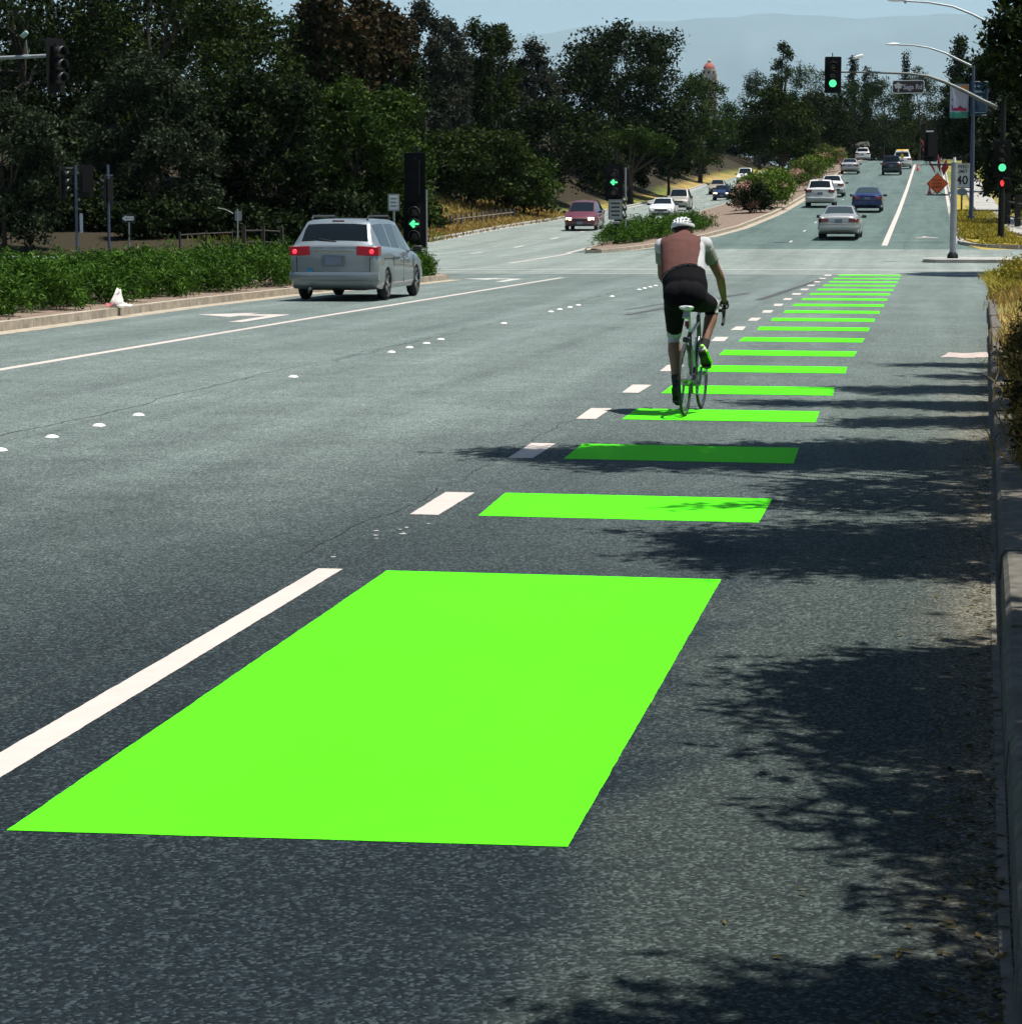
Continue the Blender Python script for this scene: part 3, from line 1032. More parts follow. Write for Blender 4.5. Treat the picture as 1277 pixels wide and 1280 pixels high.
ptree('eucalyptus_tree', 'tall gappy eucalyptus with two separate leaf heads against the hills', 978, 52, 24, 440, 'oak', group=GM, cb=.45, shape='open', n=2200, nl=7, inner=.3, size=.3)
ptree('broadleaf_tree', 'rounded green tree below the gappy eucalyptus', 1010, 78, 36, 430, 'green', group=GM, cb=.0, n=8000)
ptree('conifer', 'narrow conifer left of the hanging street name sign', 1066, 72, 13, 460, 'dark', group=GM, cb=.1, shape='cone', n=3500, size=.3)
ptree('conifer', 'shorter narrow conifer under the signal mast arm', 1083, 88, 11, 465, 'dark', group=GM, cb=.1, shape='cone', n=3000, size=.3)
ptree('conifer', 'small pointed conifer above the street name sign', 1132, 70, 10, 470, 'dark', group=GM, cb=.1, shape='cone', n=3000, size=.3)
ptree('broadleaf_tree', 'dark green tree at the road end behind the leftmost far vehicles', 1065, 100, 46, 432, 'oak', group=GM, cb=.03, n=9000)
ptree('broadleaf_tree', 'dark tree closing the road end behind the black car', 1105, 98, 46, 425, 'oak', group=GM, cb=.02, n=9000)
ptree('broadleaf_tree', 'dark tree closing the road end beside the bike lane line', 1150, 92, 44, 432, 'oak', group=GM, cb=.02, n=9000)
ptree('pine_tree', 'tall dark pine behind the banner lamp post', 1199, 48, 34, 330, 'dark', group=GM, cb=.06, shape='cone', n=8000, nl=18, size=.26)
ptree('broadleaf_tree', 'dark tree behind the work zone on the right of the hill', 1206, 100, 42, 300, 'dark', group=GM, cb=.03, n=9000)
ptree('broadleaf_tree', 'low dark tree at the road end behind the work zone flags', 1128, 150, 40, 440, 'dark', group=GM, cb=.0, n=7000)
for px_, yt_, lab in ((905, 150, 'below the tower dome'), (945, 140, 'behind the far median oak'), (985, 135, 'under the gappy eucalyptus'), (1025, 140, 'behind the second median oak'), (1065, 142, 'behind the truck with the dark load'), (1100, 150, 'behind the black car'), (1165, 150, 'right of the bike lane line at the crest'), (1205, 140, 'behind the speed limit sign')):
    ptree('hilltop_shrub', 'dense dark shrub closing the crest ' + lab, px_, yt_, 36, 436 if px_ < 1180 else 330, 'dark', group='dense shrubs on the crest', cb=.0, n=3600, size=.3, nl=10, tr=.1, cat='shrub')
for px_, Y_, lab in ((752, 236, 'nearest on the cut bank left of the umbrella oak trunk'), (794, 262, 'on the cut bank right of the umbrella oak trunk'), (834, 292, 'on the cut bank above the beige oncoming car'), (868, 325, 'farthest on the cut bank left of the road')):
    ptree('bank_bush', 'round bush ' + lab, px_, 196 - (Y_ - 236) * .1, 20, Y_, 'oak', group='bushes on the left cut bank', cb=.0, n=2600, size=.2, nl=8, tr=.06, cat='shrub')
GR = 'trees right of the far sidewalk'
ptree('broadleaf_tree', 'dark bushy tree right of the banner lamp post', 1236, 66, 44, 190, 'dark', group=GR, cb=.05, n=9000)
ptree('olive_tree', 'grey green shrubby tree beside the far sidewalk behind the right signal', 1262, 128, 40, 150, 'olive', group=GR, cb=.05, n=8000)
ptree('oak_tree', 'dark leafy tree filling the top right corner over the lamp arm', 1362, -60, 122, 80, 'dark', group=GR, cb=.50, n=18000, size=.15, nl=24)


# the wood and the right bank go on beyond the picture's edges
_src = [o for o in bpy.data.objects if o.name.startswith(('broadleaf_tree', 'oak_tree')) and o.parent is None]
_rx = random.Random(19)
for k_ in range(34):
    left_ = k_ < 22
    x_ = -62 - 7 * (k_ % 11) - _rx.uniform(0, 4) if left_ else 9 + _rx.uniform(0, 22)
    y_ = (112 + 26 * (k_ // 11) + _rx.uniform(0, 14)) if left_ else 128 + 17 * (k_ - 22) + _rx.uniform(0, 8)
    c_ = copy_tree(_src[(k_ * 5) % 14])
    c_.location = (x_, y_, float(zT(x_, y_)) - .1)
    c_.rotation_euler.z = _rx.uniform(0, 6.28)
    s_ = _rx.uniform(.75, 1.05) if left_ else _rx.uniform(.5, .7)
    c_.scale = (s_, s_, s_)
    tag(c_, 'dark broadleaf tree of the wood beyond the left edge of the picture' if left_ else 'dark broadleaf tree up the bank beyond the right edge of the picture', 'tree', 'trees beyond the left edge' if left_ else 'trees beyond the right edge')
rb = np.random.RandomState(77)
lob = [(rb.uniform(-75, 28), rb.uniform(446, 458), 10.4 + rb.uniform(0, 8.0), rb.uniform(2, 3.6), 2, rb.uniform(1.2, 2.6)) for _ in range(170)]
v, f, t = lobes_cloud(rb, lob, 42000, .28, .5, .2)
tag(link('crest_brush', np_mesh('crest_brush', v, f, t), LM['dark']), 'continuous dark brush along the crest behind the far vehicles', 'brush', kind='stuff')


# trees on the near bank (outside the picture on the right) that throw the leaf shade on the bike lane
def shade_tree(label, base, H, patches, seed, n, hr=(4.9, 7.2)):
    rng = np.random.RandomState(seed)
    root = empty('bank_tree', (base[0], base[1], float(zT(*base))), 0, label, 'tree', 'trees on the near right bank')
    o = np.array([base[0], base[1], float(zT(*base))])
    S = np.array(SUN_DIR)
    tot = sum(p[2] * p[3] * p[4] for p in patches)
    P, T, sprays = [], [], []
    for (cx, cy, rx, ry, dens) in patches:
        m = int(n / 34 * rx * ry * dens / tot) + 1
        a = rng.uniform(0, 2 * math.pi, m)
        q = np.sqrt(rng.rand(m)) * (1 + .12 * np.sin(a * 5 + cx) + .1 * np.sin(a * 9 + cy))
        g = np.stack([cx + rx * q * np.cos(a), cy + ry * q * np.sin(a), np.zeros(m)], 1)
        h = rng.uniform(hr[0], hr[1], m)
        c = g + S * (h / S[2])[:, None]
        sprays.append(c)
        k = rng.randint(22, 46, m)
        idx = np.repeat(np.arange(m), k)
        dirs = rng.normal(size=(m, 3)) * np.array([1, 1, .35])
        dirs /= np.linalg.norm(dirs, axis=1)[:, None]
        along = rng.uniform(-.42, .42, len(idx))
        P.append(c[idx] + dirs[idx] * along[:, None] + rng.normal(size=(len(idx), 3)) * .075)
        T.append(np.clip(rng.rand(m)[idx] * .7 + rng.rand(len(idx)) * .3, 0, 1))
    P = np.concatenate(P)
    v, f, t = leaves(rng, P - o, np.tile([0, 0, 1.0], (len(P), 1)), .062, .42, tint=np.concatenate(T), up=.9)
    lob = [(rng.uniform(1.3, 4.2), rng.uniform(-3.8, 3.8), rng.uniform(5.5, 11.0), 1.5, 1.6, 1.1) for _ in range(34)]  # extra out-of-view crown lobes, added to block sky light and deepen the shade
    v2, f2, t2 = lobes_cloud(rng, lob, 20000, .15, .5, .3)
    v, f, t = np.concatenate([v, v2]), np.concatenate([f, f2 + len(v)]), np.concatenate([t, t2])
    link('crown', np_mesh('crown', v, f, t), LM['oak'], root)
    m = MB()
    m.tube([(0, 0, -.3), (-.1, .1, 1.5), (-.25, .1, 3.2), (-.5, 0, 5.0), (-.6, 0, H - 1.5)], [.26, .2, .16, .12, .05], 10)
    C = np.concatenate(sprays) - o
    for i in rng.choice(len(C), min(60, len(C)), replace=False):
        e = Vector(C[i])
        s = Vector((-.3, .05, rng.uniform(2.6, 3.6)))
        mid = s.lerp(e, .55) + Vector((0, 0, rng.uniform(-.2, .35)))
        m.tube([s, mid, e], [.05, .03, .008], 5)
    link('trunk', m.mesh('trunk', 60), M['bark'], root)


shade_tree('leafy bank tree nearest the viewer, outside the picture, shading the lower right asphalt', (3.4, 7.0), 8.5,
           [(.42, 9.7, .95, 1.25, 1.7), (.42, 5.5, .95, .8, 1.7), (.72, 7.3, .62, 1.05, 1.8), (.3, 7.9, .5, .5, 1.0), (2.8, 8, 1.6, 3.4, .6), (.6, 4.0, 1.2, .9, 1.3)], 21, 66000, (3.7, 5.8))
shade_tree('leafy bank tree beyond the concrete strip, outside the picture, shading the third green stripe', (3.8, 16.5), 9,
           [(-.05, 14.3, 1.4, 1.15, 1.7), (-1.35, 19.55, 1.95, .95, 2.0), (.3, 17.2, 1.2, 1.2, 1.1), (.3, 20.4, 1.7, .9, 1.6), (2.9, 17, 1.6, 3.6, .6), (-.75, 16.3, .6, .35, .5)], 22, 72000)
shade_tree('farthest leafy bank tree, outside the picture, whose shade reaches the fifth green stripe', (3.9, 26.0), 9.5,
           [(.2, 23.1, 1.0, .55, .75), (.7, 23.3, .5, .4, 1.2), (-.4, 25.3, 1.4, .40, .7), (.5, 25.2, .7, .5, 1.2), (0.1, 27.4, 1.0, .6, .8), (.8, 27.7, .6, .5, 1.2), (.6, 29.7, .7, .3, .8), (.4, 32.0, .8, .35, .9), (2.9, 26.5, 1.6, 3.5, .4)], 23, 50000)


# clipped juniper hedge on the near median, sprays of scale leaves
def hedge(name, label, lf, rf, y0, y1, h, kind, n, size, group=None, seed=5, gap=.85, cat='hedge'):
    rng = np.random.RandomState(seed)
    P, N, T = [], [], []
    m = n // 14
    y = rng.uniform(y0, y1, m)
    l = np.array([lf(q) for q in y]); r = np.array([rf(q) for q in y])
    l, r = l + .35, r - gap
    u = rng.rand(m)
    hh = h * (1 + .12 * np.sin(y * .9) + .13 * np.sin(y * 2.3 + 1) + .10 * np.sin(y * 5.1 + u * 4))
    end = np.minimum(1, np.minimum((y - y0) / 1.2, (y1 - y) / 1.2))
    hh = hh * np.sqrt(np.clip(end, .05, 1))
    # cross-section arch with wobble, dense on the surface
    th = np.where(rng.rand(m) < .5, rng.uniform(0, math.pi * .42, m), rng.uniform(0, math.pi, m))
    q = np.where(rng.rand(m) < .8, rng.uniform(.86, 1.08, m), rng.uniform(.4, .86, m))
    wob = 1 + .14 * np.sin(y * 1.7 + 2) + .14 * np.sin(y * 4.3 + th * 2)
    cx = (l + r) / 2 + (r - l) / 2 * np.sign(np.cos(th)) * np.abs(np.cos(th)) ** .6 * q * wob
    cz = hh * np.abs(np.sin(th)) ** .6 * q
    z0 = zB(cx, y) + .17
    c = np.stack([cx, y, z0 + cz], 1)
    idx = np.repeat(np.arange(m), 14)
    nn = np.stack([np.cos(th), np.zeros(m), np.sin(th)], 1)
    pts = c[idx] + rng.normal(size=(len(idx), 3)) * size * np.array([1.3, 1.3, 1.1]) + nn[idx] * np.abs(rng.normal(size=len(idx)))[:, None] * size * .8
    tt = np.clip(rng.normal(.42, .27, m)[idx] + rng.normal(0, .12, len(idx)), 0, 1)
    o = np.array([(lf(y0) + rf(y0)) / 2, y0, 0])
    v, f, t = leaves(rng, pts - o, nn[idx], size, .24, tint=tt, up=.6)
    root = empty(name, o, 0, label, cat, group)
    link('foliage', np_mesh('foliage', v, f, t), LM[kind], root)
    st = MB()
    for k in range(int((y1 - y0) / 1.1)):
        yy = y0 + .6 + k * 1.1
        xx = (lf(yy) + rf(yy)) / 2 + rng.uniform(-.6, .6)
        zz = float(zB(xx, yy)) + .1
        for j in range(3):
            st.tube([(xx - o[0], yy - y0, zz), (xx - o[0] + rng.uniform(-.4, .4), yy - y0 + rng.uniform(-.4, .4), zz + h * .7)], [.03, .01], 5)
    tag(st.build('stem', M['bark'], root), kind='stuff')
    return root


hedge('juniper_hedge', 'long bright green juniper hedge on the near median left of the minivan', m1l, lambda y: m1r(y) + .5 * min(1, max(0, (y - 58) / 8)), 26, 71.3, .70, 'hedge', 120000, .066)
hedge('low_hedge', 'low green hedge at the tip of the far median behind the cyclist', m2l, lambda y: m2r(y) - .5, 109.0, 127.5, .68, 'hedge', 20000, .08, seed=6, gap=.9)


def mshrub(label, px, Y, rx, H, flower, seed, kind='median'):
    rng = np.random.RandomState(seed)
    p = at(px, 240, Y)
    x = p.x
    z = float(zB(x, Y)) + .15
    root = empty('flowering_shrub', (x, Y, z), 0, label, 'shrub', 'shrubs along the far median')
    lobes = [(rng.uniform(-.6, .6) * rx, rng.uniform(-.6, .6) * rx * 1.6, H * rng.uniform(.3, .75), rx * .5, rx * .8, H * .3) for _ in range(9)]
    v, f, t = lobes_cloud(rng, lobes, 4200, .12, .4)
    link('foliage', np_mesh('foliage', v, f, t), LM[kind], root)
    if flower:
        lo = [(rng.uniform(-.7, .8) * rx, rng.uniform(-1.2, .6) * rx, H * rng.uniform(.25, .95), .3, .3, .22) for _ in range(flower)]
        v, f, t = lobes_cloud(rng, lo, 90 * flower, .07, .6)
        link('blossom', np_mesh('blossom', v, f, t), LM['flower'], root)
    link('stem', trunk_mesh(rng, H * .6, .05, lobes, .1), M['bark'], root)


mshrub('dark shrub with pink blossom at the near end of the far median row', 938, 150, 1.05, 1.6, 12, 61, 'dark')
mshrub('bright green shrub second in the far median row', 953, 158, 1.5, 1.9, 4, 62, 'median')
mshrub('broad green shrub in the middle of the far median row', 958, 168, 1.6, 2.0, 3, 63, 'median')
mshrub('green shrub with reddish blossom beside the white sport utility car', 977, 180, 1.5, 1.9, 7, 64, 'median')
mshrub('shrub with orange pink blossom past the middle of the far median row', 992, 198, 1.4, 1.7, 9, 65, 'hedgedry')
mshrub('small pale green shrub on the far median beside the far white car', 1008, 218, 1.4, 1.9, 6, 66, 'hedgedry')
mshrub('yellow green shrub near the top of the far median', 1020, 240, 1.5, 2.2, 4, 67, 'median')
mshrub('tan and green shrub at the top of the far median by the silver car', 1036, 262, 1.6, 2.4, 8, 68, 'hedgedry')


# bank shrubs and dry grass on the near right
def bshrub(label, x, y, r, h, seed, kind='shrub', n=5200, size=.03):
    rng = np.random.RandomState(seed)
    z = float(zT(x, y))
    root = empty('bank_shrub', (x, y, z), 0, label, 'shrub', 'shrubs on the near right bank')
    lobes = [(rng.uniform(-.55, .55) * r, rng.uniform(-.8, .8) * r, h * rng.uniform(.2, .75), r * .5, r * .6, h * .3) for _ in range(8)]
    v, f, t = lobes_cloud(rng, lobes, n, size, .3)
    link('foliage', np_mesh('foliage', v, f, t), LM[kind], root)
    link('stem', trunk_mesh(rng, h * .6, .025, lobes, .05), M['bark'], root)


bshrub('dark straggly shrub on the right bank nearest the viewer', .98, 18.3, .36, .34, 71)
bshrub('brown green shrub leaning over the kerb, second on the right bank', 1.0, 21.2, .36, .42, 72)
bshrub('olive shrub on the right bank, third from the viewer', 1.15, 24.6, .42, .46, 73)
bshrub('dry topped shrub on the right bank, fourth from the viewer', 1.32, 28.6, .48, .5, 74)
bshrub('shrub at the end of the leaf shade on the right bank', 1.55, 33, .5, .5, 75)
bshrub('green shrub behind the bare soil on the right bank', 2.35, 46, .7, .75, 76, 'green')
bshrub('yellow green bush at the right corner of the near kerb', 2.3, 60, .8, .7, 77, 'yellow', 4500, .05)
bshrub('low yellow bush at the kerb end before the intersection', 1.9, 55.5, .5, .5, 78, 'yellow', 3500, .045)


rl = np.random.RandomState(41)
n_ = 900
yy_ = 5.5 + 34 * rl.rand(n_) ** 1.6
xx_ = kerbR(yy_) - .02 - np.abs(rl.normal(0, .11, n_)) - (rl.rand(n_) < .08) * rl.uniform(0, .5, n_)
pp_ = np.stack([xx_, yy_, np.full(n_, .008)], 1)
a_ = rl.uniform(0, 6.28, n_)
d1 = np.stack([np.cos(a_), np.sin(a_), rl.uniform(-.1, .25, n_)], 1) * rl.uniform(.012, .03, n_)[:, None]
d2 = np.stack([-np.sin(a_), np.cos(a_), rl.uniform(-.1, .3, n_)], 1) * rl.uniform(.005, .011, n_)[:, None]
vv_ = np.stack([pp_ - d1, pp_ - d2, pp_ + d1, pp_ + d2], 1).reshape(-1, 3)
vv_[:, 2] = np.maximum(vv_[:, 2], .004)
tag(link('fallen_leaves', np_mesh('fallen_leaves', vv_, np.arange(4 * n_).reshape(-1, 4), rl.rand(n_)), LM['shrub']), 'dry fallen leaves and twigs scattered along the right gutter', 'leaves', kind='stuff')


def tufts(name, label, pts, h, kind, seed, cat='grass', blades=14, wd=.012, spread=.07):
    rng = np.random.RandomState(seed)
    P = np.array(pts)
    n = len(P) * blades
    b = np.repeat(P, blades, 0) + np.concatenate([rng.normal(size=(n, 2)) * spread, np.zeros((n, 1))], 1)
    d = rng.normal(size=(n, 3)) * np.array([.45, .45, .15]) + np.array([0, 0, 1])
    hh = h * rng.uniform(.4, 1.2, n)[:, None]
    a = rng.uniform(0, math.pi, n)
    w_ = np.stack([np.cos(a), np.sin(a), np.zeros(n)], 1) * wd
    tip = b + d * hh
    mid = b + d * hh * .55 * np.array([.7, .7, 1.15])
    v = np.stack([b - w_, b + w_, mid + w_ * .7, mid - w_ * .7, mid - w_ * .7, mid + w_ * .7, tip + w_ * .1, tip - w_ * .1], 1).reshape(-1, 3)
    f = np.arange(8 * n).reshape(-1, 4)
    o = link(name, np_mesh(name, v, f, np.repeat(np.clip(np.repeat(rng.rand(len(P)), blades) * .7 + rng.rand(n) * .3, 0, 1), 2)), LM[kind])
    tag(o, label, cat, kind='stuff')


rs = np.random.RandomState(12)
pts = []
for _ in range(650):
    y = rs.uniform(15.5, 60)
    x = float(kerbR(y)) + .2 + abs(rs.normal(0, .9))
    if 36 < y < 50 and rs.rand() < .8: continue
    pts.append((x, y, zS(x, y) - .01))
tufts('dry_grass', 'dry tan and yellow grass on the near right bank', pts, .26, 'dry', 1, blades=20, wd=.008, spread=.1)
pts = []
for _ in range(1500):
    y = rs.uniform(53, 76)
    x = float(kerbR(min(y, 60))) + .1 + abs(rs.normal(0, 1.6))
    pts.append((x, y, zS(x, y) - .01))
tufts('corner_grass', 'yellow green grass clump at the near right corner', pts, .32, 'yellow', 2, wd=.02)
pts = []
for _ in range(1600):
    y = rs.uniform(106.5, 150)
    x = rs.uniform(1.5, 3.4 if y > 112 else 9)
    if y < 112 and x < 2.2: continue
    pts.append((x, y, float(zB(x, y)) + .15))
tufts('verge_grass', 'dry yellow grass tufts on the far right verge', pts, .14, 'yellow', 3, wd=.03, spread=.2)
pts = []
for _ in range(3800):
    y = rs.uniform(118, 190)
    x = -26.3 - abs(rs.normal(0, 2.6))
    pts.append((x, y, zS(x, y) - .02))
tufts('left_bank_grass', 'green to dry golden grass on the bank left of the oncoming road', pts, .3, 'dry', 4, wd=.04, spread=.35)
pts = [(p[0], p[1] * .35 + 72, 0) for p in pts[:1400]]
pts = [(x, y, zS(x, y) - .02) for x, y, _ in pts if y > 114]
tufts('left_corner_grass', 'fresh green grass at the near end of the left bank', pts, .32, 'grass', 5, wd=.04, spread=.35)
pts = []
for _ in range(700):
    y = rs.uniform(112, 170)
    x = rs.uniform(4.8, 8)
    pts.append((x, y, zS(x, y) - .02))
tufts('sidewalk_grass', 'green grass right of the far sidewalk', pts, .25, 'grass', 6, wd=.03, spread=.3)

# ------------------------------------------------------------------ vehicles
def carpaint(name, col, metal=.35, rough=.35, dirt=None):
    col = al(col)
    g = NG(name)
    d = g.noise(3, 5, .6)
    z = g.sep()[2]
    grime = g.math('MULTIPLY', g.rng(z, .2, .75, dirt if dirt is not None else (.5 if max(col) > .15 else .12), 0, True), g.rng(d, .35, .7))
    c = g.mix(grime, tuple(col), (.16, .145, .125))
    m = g.done(c, rough, spec=.5)
    g.b.inputs['Metallic'].default_value = metal
    g.b.inputs['Coat Weight'].default_value = .7
    g.b.inputs['Coat Roughness'].default_value = .05
    return m


M['glass'] = mat('tinted_car_glass', (.004, .006, .007), .05, 0, .45)
M['glasslight'] = mat('light_car_glass', (.03, .045, .045), .05, 0, .7)
M['tyre'] = mat('tyre_rubber', (.014, .014, .014), .85, var=.2)
M['rim'] = mat('alloy_rim', (.33, .34, .35), .35, .8)
M['taildark'] = mat('red_tail_lens', (.13, .006, .012), .2, 0, .6, coat=.5)
M['taillit'] = mat('lit_red_tail_lens', (.17, .005, .012), .25, spec=.3, emit=.05, ecol=(1, .02, .05))
M['brakelit'] = mat('lit_brake_lamp', (.6, .02, .03), .3, emit=1.4, ecol=(1, .03, .05))
M['headlamp'] = mat('clear_headlamp', (.55, .56, .56), .12, .3, .6, coat=.6)
M['headlit'] = mat('lit_headlamp', (.8, .7, .5), .2, emit=2.5, ecol=(1, .72, .4))
M['trim'] = mat('black_car_trim', (.012, .012, .013), .55)
M['plate'] = mat('licence_plate', (.16, .19, .25), .5, var=.2, vscale=40)
M['chrome'] = mat('chrome', (.6, .6, .6), .15, 1)
M['under'] = mat('dark_underbody', (.006, .006, .006), .9)


def lerp_st(st, y):
    ys_ = [s[0] for s in st]
    return [float(np.interp(y, ys_, [s[i] for s in st])) for i in range(6)]


def car(name, label, group, pos, rz, sp, paint_, tail='taildark', head='headlamp', detail=True, cat='car', glass='glass'):
    """body lofted through stations y, half width, sill z, belt z, roof z, roof half width; windows are cut from that same skin"""
    root = empty(name, pos, rz, label, cat, group)
    st = [list(s[:6]) for s in sp['st']]
    marks = sp['marks']                    # (y0, y1, 'top'|'side', part name)
    ys_ = {round(s[0], 3) for s in st} | {round(v, 3) for m_ in marks for v in m_[:2]}
    ra = sp['wr'] + .055
    arch = {}
    for ya in sp['axles']:
        for a in range(0, 181, 20):
            y = round(ya - ra * math.cos(R(a)), 3)
            arch[y] = sp['wr'] + ra * math.sin(R(a)) * 1.0
            if a in (0, 180): arch[y] = None
    ys_ = sorted(ys_ | set(arch))
    rows = []
    for y in ys_:
        _, wd, zs, zb, zr, wr = lerp_st(st, y)
        for ya in sp['axles']:
            d = abs(y - ya)
            if d < ra - .004: zs = max(zs, sp['wr'] * .96 + math.sqrt(ra * ra - d * d))
        wb = wd - .05
        zmid = max(zs + .05, zs * .45 + zb * .55)
        lowx = wd - (.02 if zs > .45 else .05)
        side = [(0, zs), (wd * .72, zs), (lowx, zs + .015), (wd, max(zs + .03, min(zs + .2, zmid - .01))), (wd, zmid), (wd - .015, zb - .05), (wb, zb)]
        for t in (.07, .88, 1.0): side.append((wb + (wr - wb) * t, zb + (zr - .035 - zb) * t + (.012 * (t if zr - zb < .05 else 0))))
        side += [(wr - .07, zr - .008), (wr * .5, zr + .008), (0, zr + .014)]
        rows.append(side)
    K = len(rows[0])
    V = []
    for y, sd in zip(ys_, rows):
        V += [(x, y, z) for x, z in sd] + [(-x, y, z) for x, z in sd]
    parts = {}

    def put(key, q):
        parts.setdefault(key, []).append(q)

    def find(kind, ym):
        for n_, (a, b, k_, nm) in enumerate(marks):
            if k_ == kind and a < ym < b: return nm + '|%d' % n_
        return None
    for j in range(len(ys_) - 1):
        ym = (ys_[j] + ys_[j + 1]) / 2
        for s in (0, 1):
            for i in range(K - 1):
                q = [j * 2 * K + s * K + i, j * 2 * K + s * K + i + 1, (j + 1) * 2 * K + s * K + i + 1, (j + 1) * 2 * K + s * K + i]
                key = 'body'
                if i == 7 and find('side', ym): key = find('side', ym) + '|%d' % s
                if i >= 10 and find('top', ym): key = find('top', ym) + '|2'
                put(key, q)
    for e in (0, len(ys_) - 1):
        for i in range(K - 1):
            put('body', [e * 2 * K + i, e * 2 * K + i + 1, e * 2 * K + K + i + 1, e * 2 * K + K + i])
    for key, fs in parts.items():
        used = sorted({i for q in fs for i in q})
        mp = {v: k for k, v in enumerate(used)}
        me = bpy.data.meshes.new(key.split('|')[0])
        me.from_pydata([V[i] for i in used], [], [tuple(mp[i] for i in q) for q in fs])
        bm = bmesh.new()
        bm.from_mesh(me)
        bmesh.ops.remove_doubles(bm, verts=bm.verts, dist=.0008)
        bmesh.ops.recalc_face_normals(bm, faces=bm.faces)
        if key != 'body':
            for f_ in bm.faces:
                c_ = f_.calc_center_median()
                if f_.normal.dot(c_ - Vector((0, c_.y * .6, .7))) < 0: f_.normal_flip()
        bm.to_mesh(me)
        bm.free()
        me.polygons.foreach_set('use_smooth', [True] * len(me.polygons))
        me.set_sharp_from_angle(angle=R(38))
        link(key.split('|')[0], me, paint_ if key == 'body' else M[glass], root)
    W2 = max(s[1] for s in st)
    y0, y1 = st[0][0], st[-1][0]
    MB().box((0, (y0 + y1) / 2, .33), (W2 * 1.25, (y1 - y0) * .86, .2)).build('underbody', M['under'], root)
    # wheels
    for ya in sp['axles']:
        for s in (-1, 1):
            x = s * (W2 - .115)
            w_ = MB().ring((0, 0, 0), sp['wr'] - .07, .07, 'X', 24, 8, .105).build('tyre', M['tyre'], None, 50)
            wheel = empty('wheel', (x, ya, sp['wr']))
            wheel.parent = root
            w_.parent = wheel
            rm = MB().tube([(-.06, 0, 0), (.06, 0, 0)], sp['wr'] - .115, 20)
            for k in range(5):
                a = 2 * math.pi * k / 5
                rm.box((s * .075, math.cos(a) * sp['wr'] * .38, math.sin(a) * sp['wr'] * .38), (.03, sp['wr'] * .55, .06), 0, a)
            rm.tube([(s * .06, 0, 0), (s * .1, 0, 0)], .06, 10)
            rm.build('rim', M['rim'], wheel, 30)
    f = sp
    # rear lights and front lights
    for s in (-1, 1):
        x0, x1, za, zb_, dep = f['tail']
        yb, w0 = y0, st[0][1]
        fr_ = lambda z_, o: [(s * x0, yb - .03 + o, z_ + .015), (s * w0 * .97, yb - .028 + o, z_), (s * (x1 + .006), yb + dep * .55 + o, z_), (s * (x1 + .02), yb + dep + .16, z_ + .01), (s * x0, yb + .25, z_ + .01)]
        m = MB()
        m.loft([fr_(za, 0), fr_(zb_, f['tilt'])])
        m.build('tail_light', M[tail], root, 30, .012)
        x0, x1, za, zb_ = f['head']
        xs_ = sorted((s * x0, s * x1))
        m = MB()
        dy = lambda x: -.02 if abs(x) < (x0 + x1) / 2 else -.10
        m.loft([[(xs_[0], y1 + dy(xs_[0]) + .045, za), (xs_[1], y1 + dy(xs_[1]) + .045, za), (xs_[1], y1 + dy(xs_[1]) - .03, zb_), (xs_[0], y1 + dy(xs_[0]) - .03, zb_)],
                [(xs_[0], y1 - .3, za), (xs_[1], y1 - .3, za), (xs_[1], y1 - .34, zb_), (xs_[0], y1 - .34, zb_)]])
        m.build('headlight', M[head], root, 30, .012)
        xm, ym, zm = W2 + .10, f['mirror'][0], f['mirror'][1]
        m = MB().box((s * xm, ym, zm), (.2, .1, .14)).box((s * (W2 - .02), ym + .02, zm - .03), (.14, .05, .05))
        m.build('mirror', paint_ if f.get('mirpaint') else M['trim'], root, 30, .025)
        for yh in f.get('handles', ()):
            MB().box((s * (W2 - .005), yh, f['hz']), (.035, .17, .03)).build('door_handle', paint_, root, 30, .008)
    MB().box((0, y0 - .012, f['plate']), (.33, .02, .16)).build('rear_plate', M['plate'], root)
    MB().box((0, y1 + .015, .42), (.33, .02, .15)).build('front_plate', M['plate'], root)
    MB().box((0, y1 - .015, f['grille']), (W2 * .95, .06, .14)).build('grille', M['trim'], root, 30, .01)
    MB().box((0, y1 - .03, .33), (W2 * 1.35, .09, .14)).build('air_intake', M['trim'], root, 30, .01)
    MB().box((0, y0 + .05, f['st'][0][2] + .04), (W2 * 1.5, .14, .1)).build('rear_valance', M['trim'], root, 30, .01)
    if 'bump' in f:
        z_, d_ = f['bump']
        MB().loft([[(x, y0 + (.03 if abs(x) > W2 * .8 else -.055), z_ - .1), (x, y0 + (.02 if abs(x) > W2 * .8 else -.075), z_), (x, y0 + (.03 if abs(x) > W2 * .8 else -.05), z_ + .06), (x, y0 + .2, z_ + .06), (x, y0 + .2, z_ - .1)] for x in (-W2 * .99, -W2 * .8, -W2 * .4, 0, W2 * .4, W2 * .8, W2 * .99)]).build('rear_bumper', paint_, root, 50)
    if f.get('brake3'):
        MB().box(f['brake3'], (.26, .05, .035)).build('high_brake_light', M['taildark'], root, 30, .008)
    if f.get('rails'):
        for s in (-1, 1):
            a, b, z_ = f['rails']
            x = s * (f['railx'])
            MB().tube([(x, a, z_ - .05), (x, a + .12, z_ + .02), (x, b - .12, z_ + .02), (x, b, z_ - .05)], .022, 8).build('roof_rail', M['trim'], root, 60)
    return root


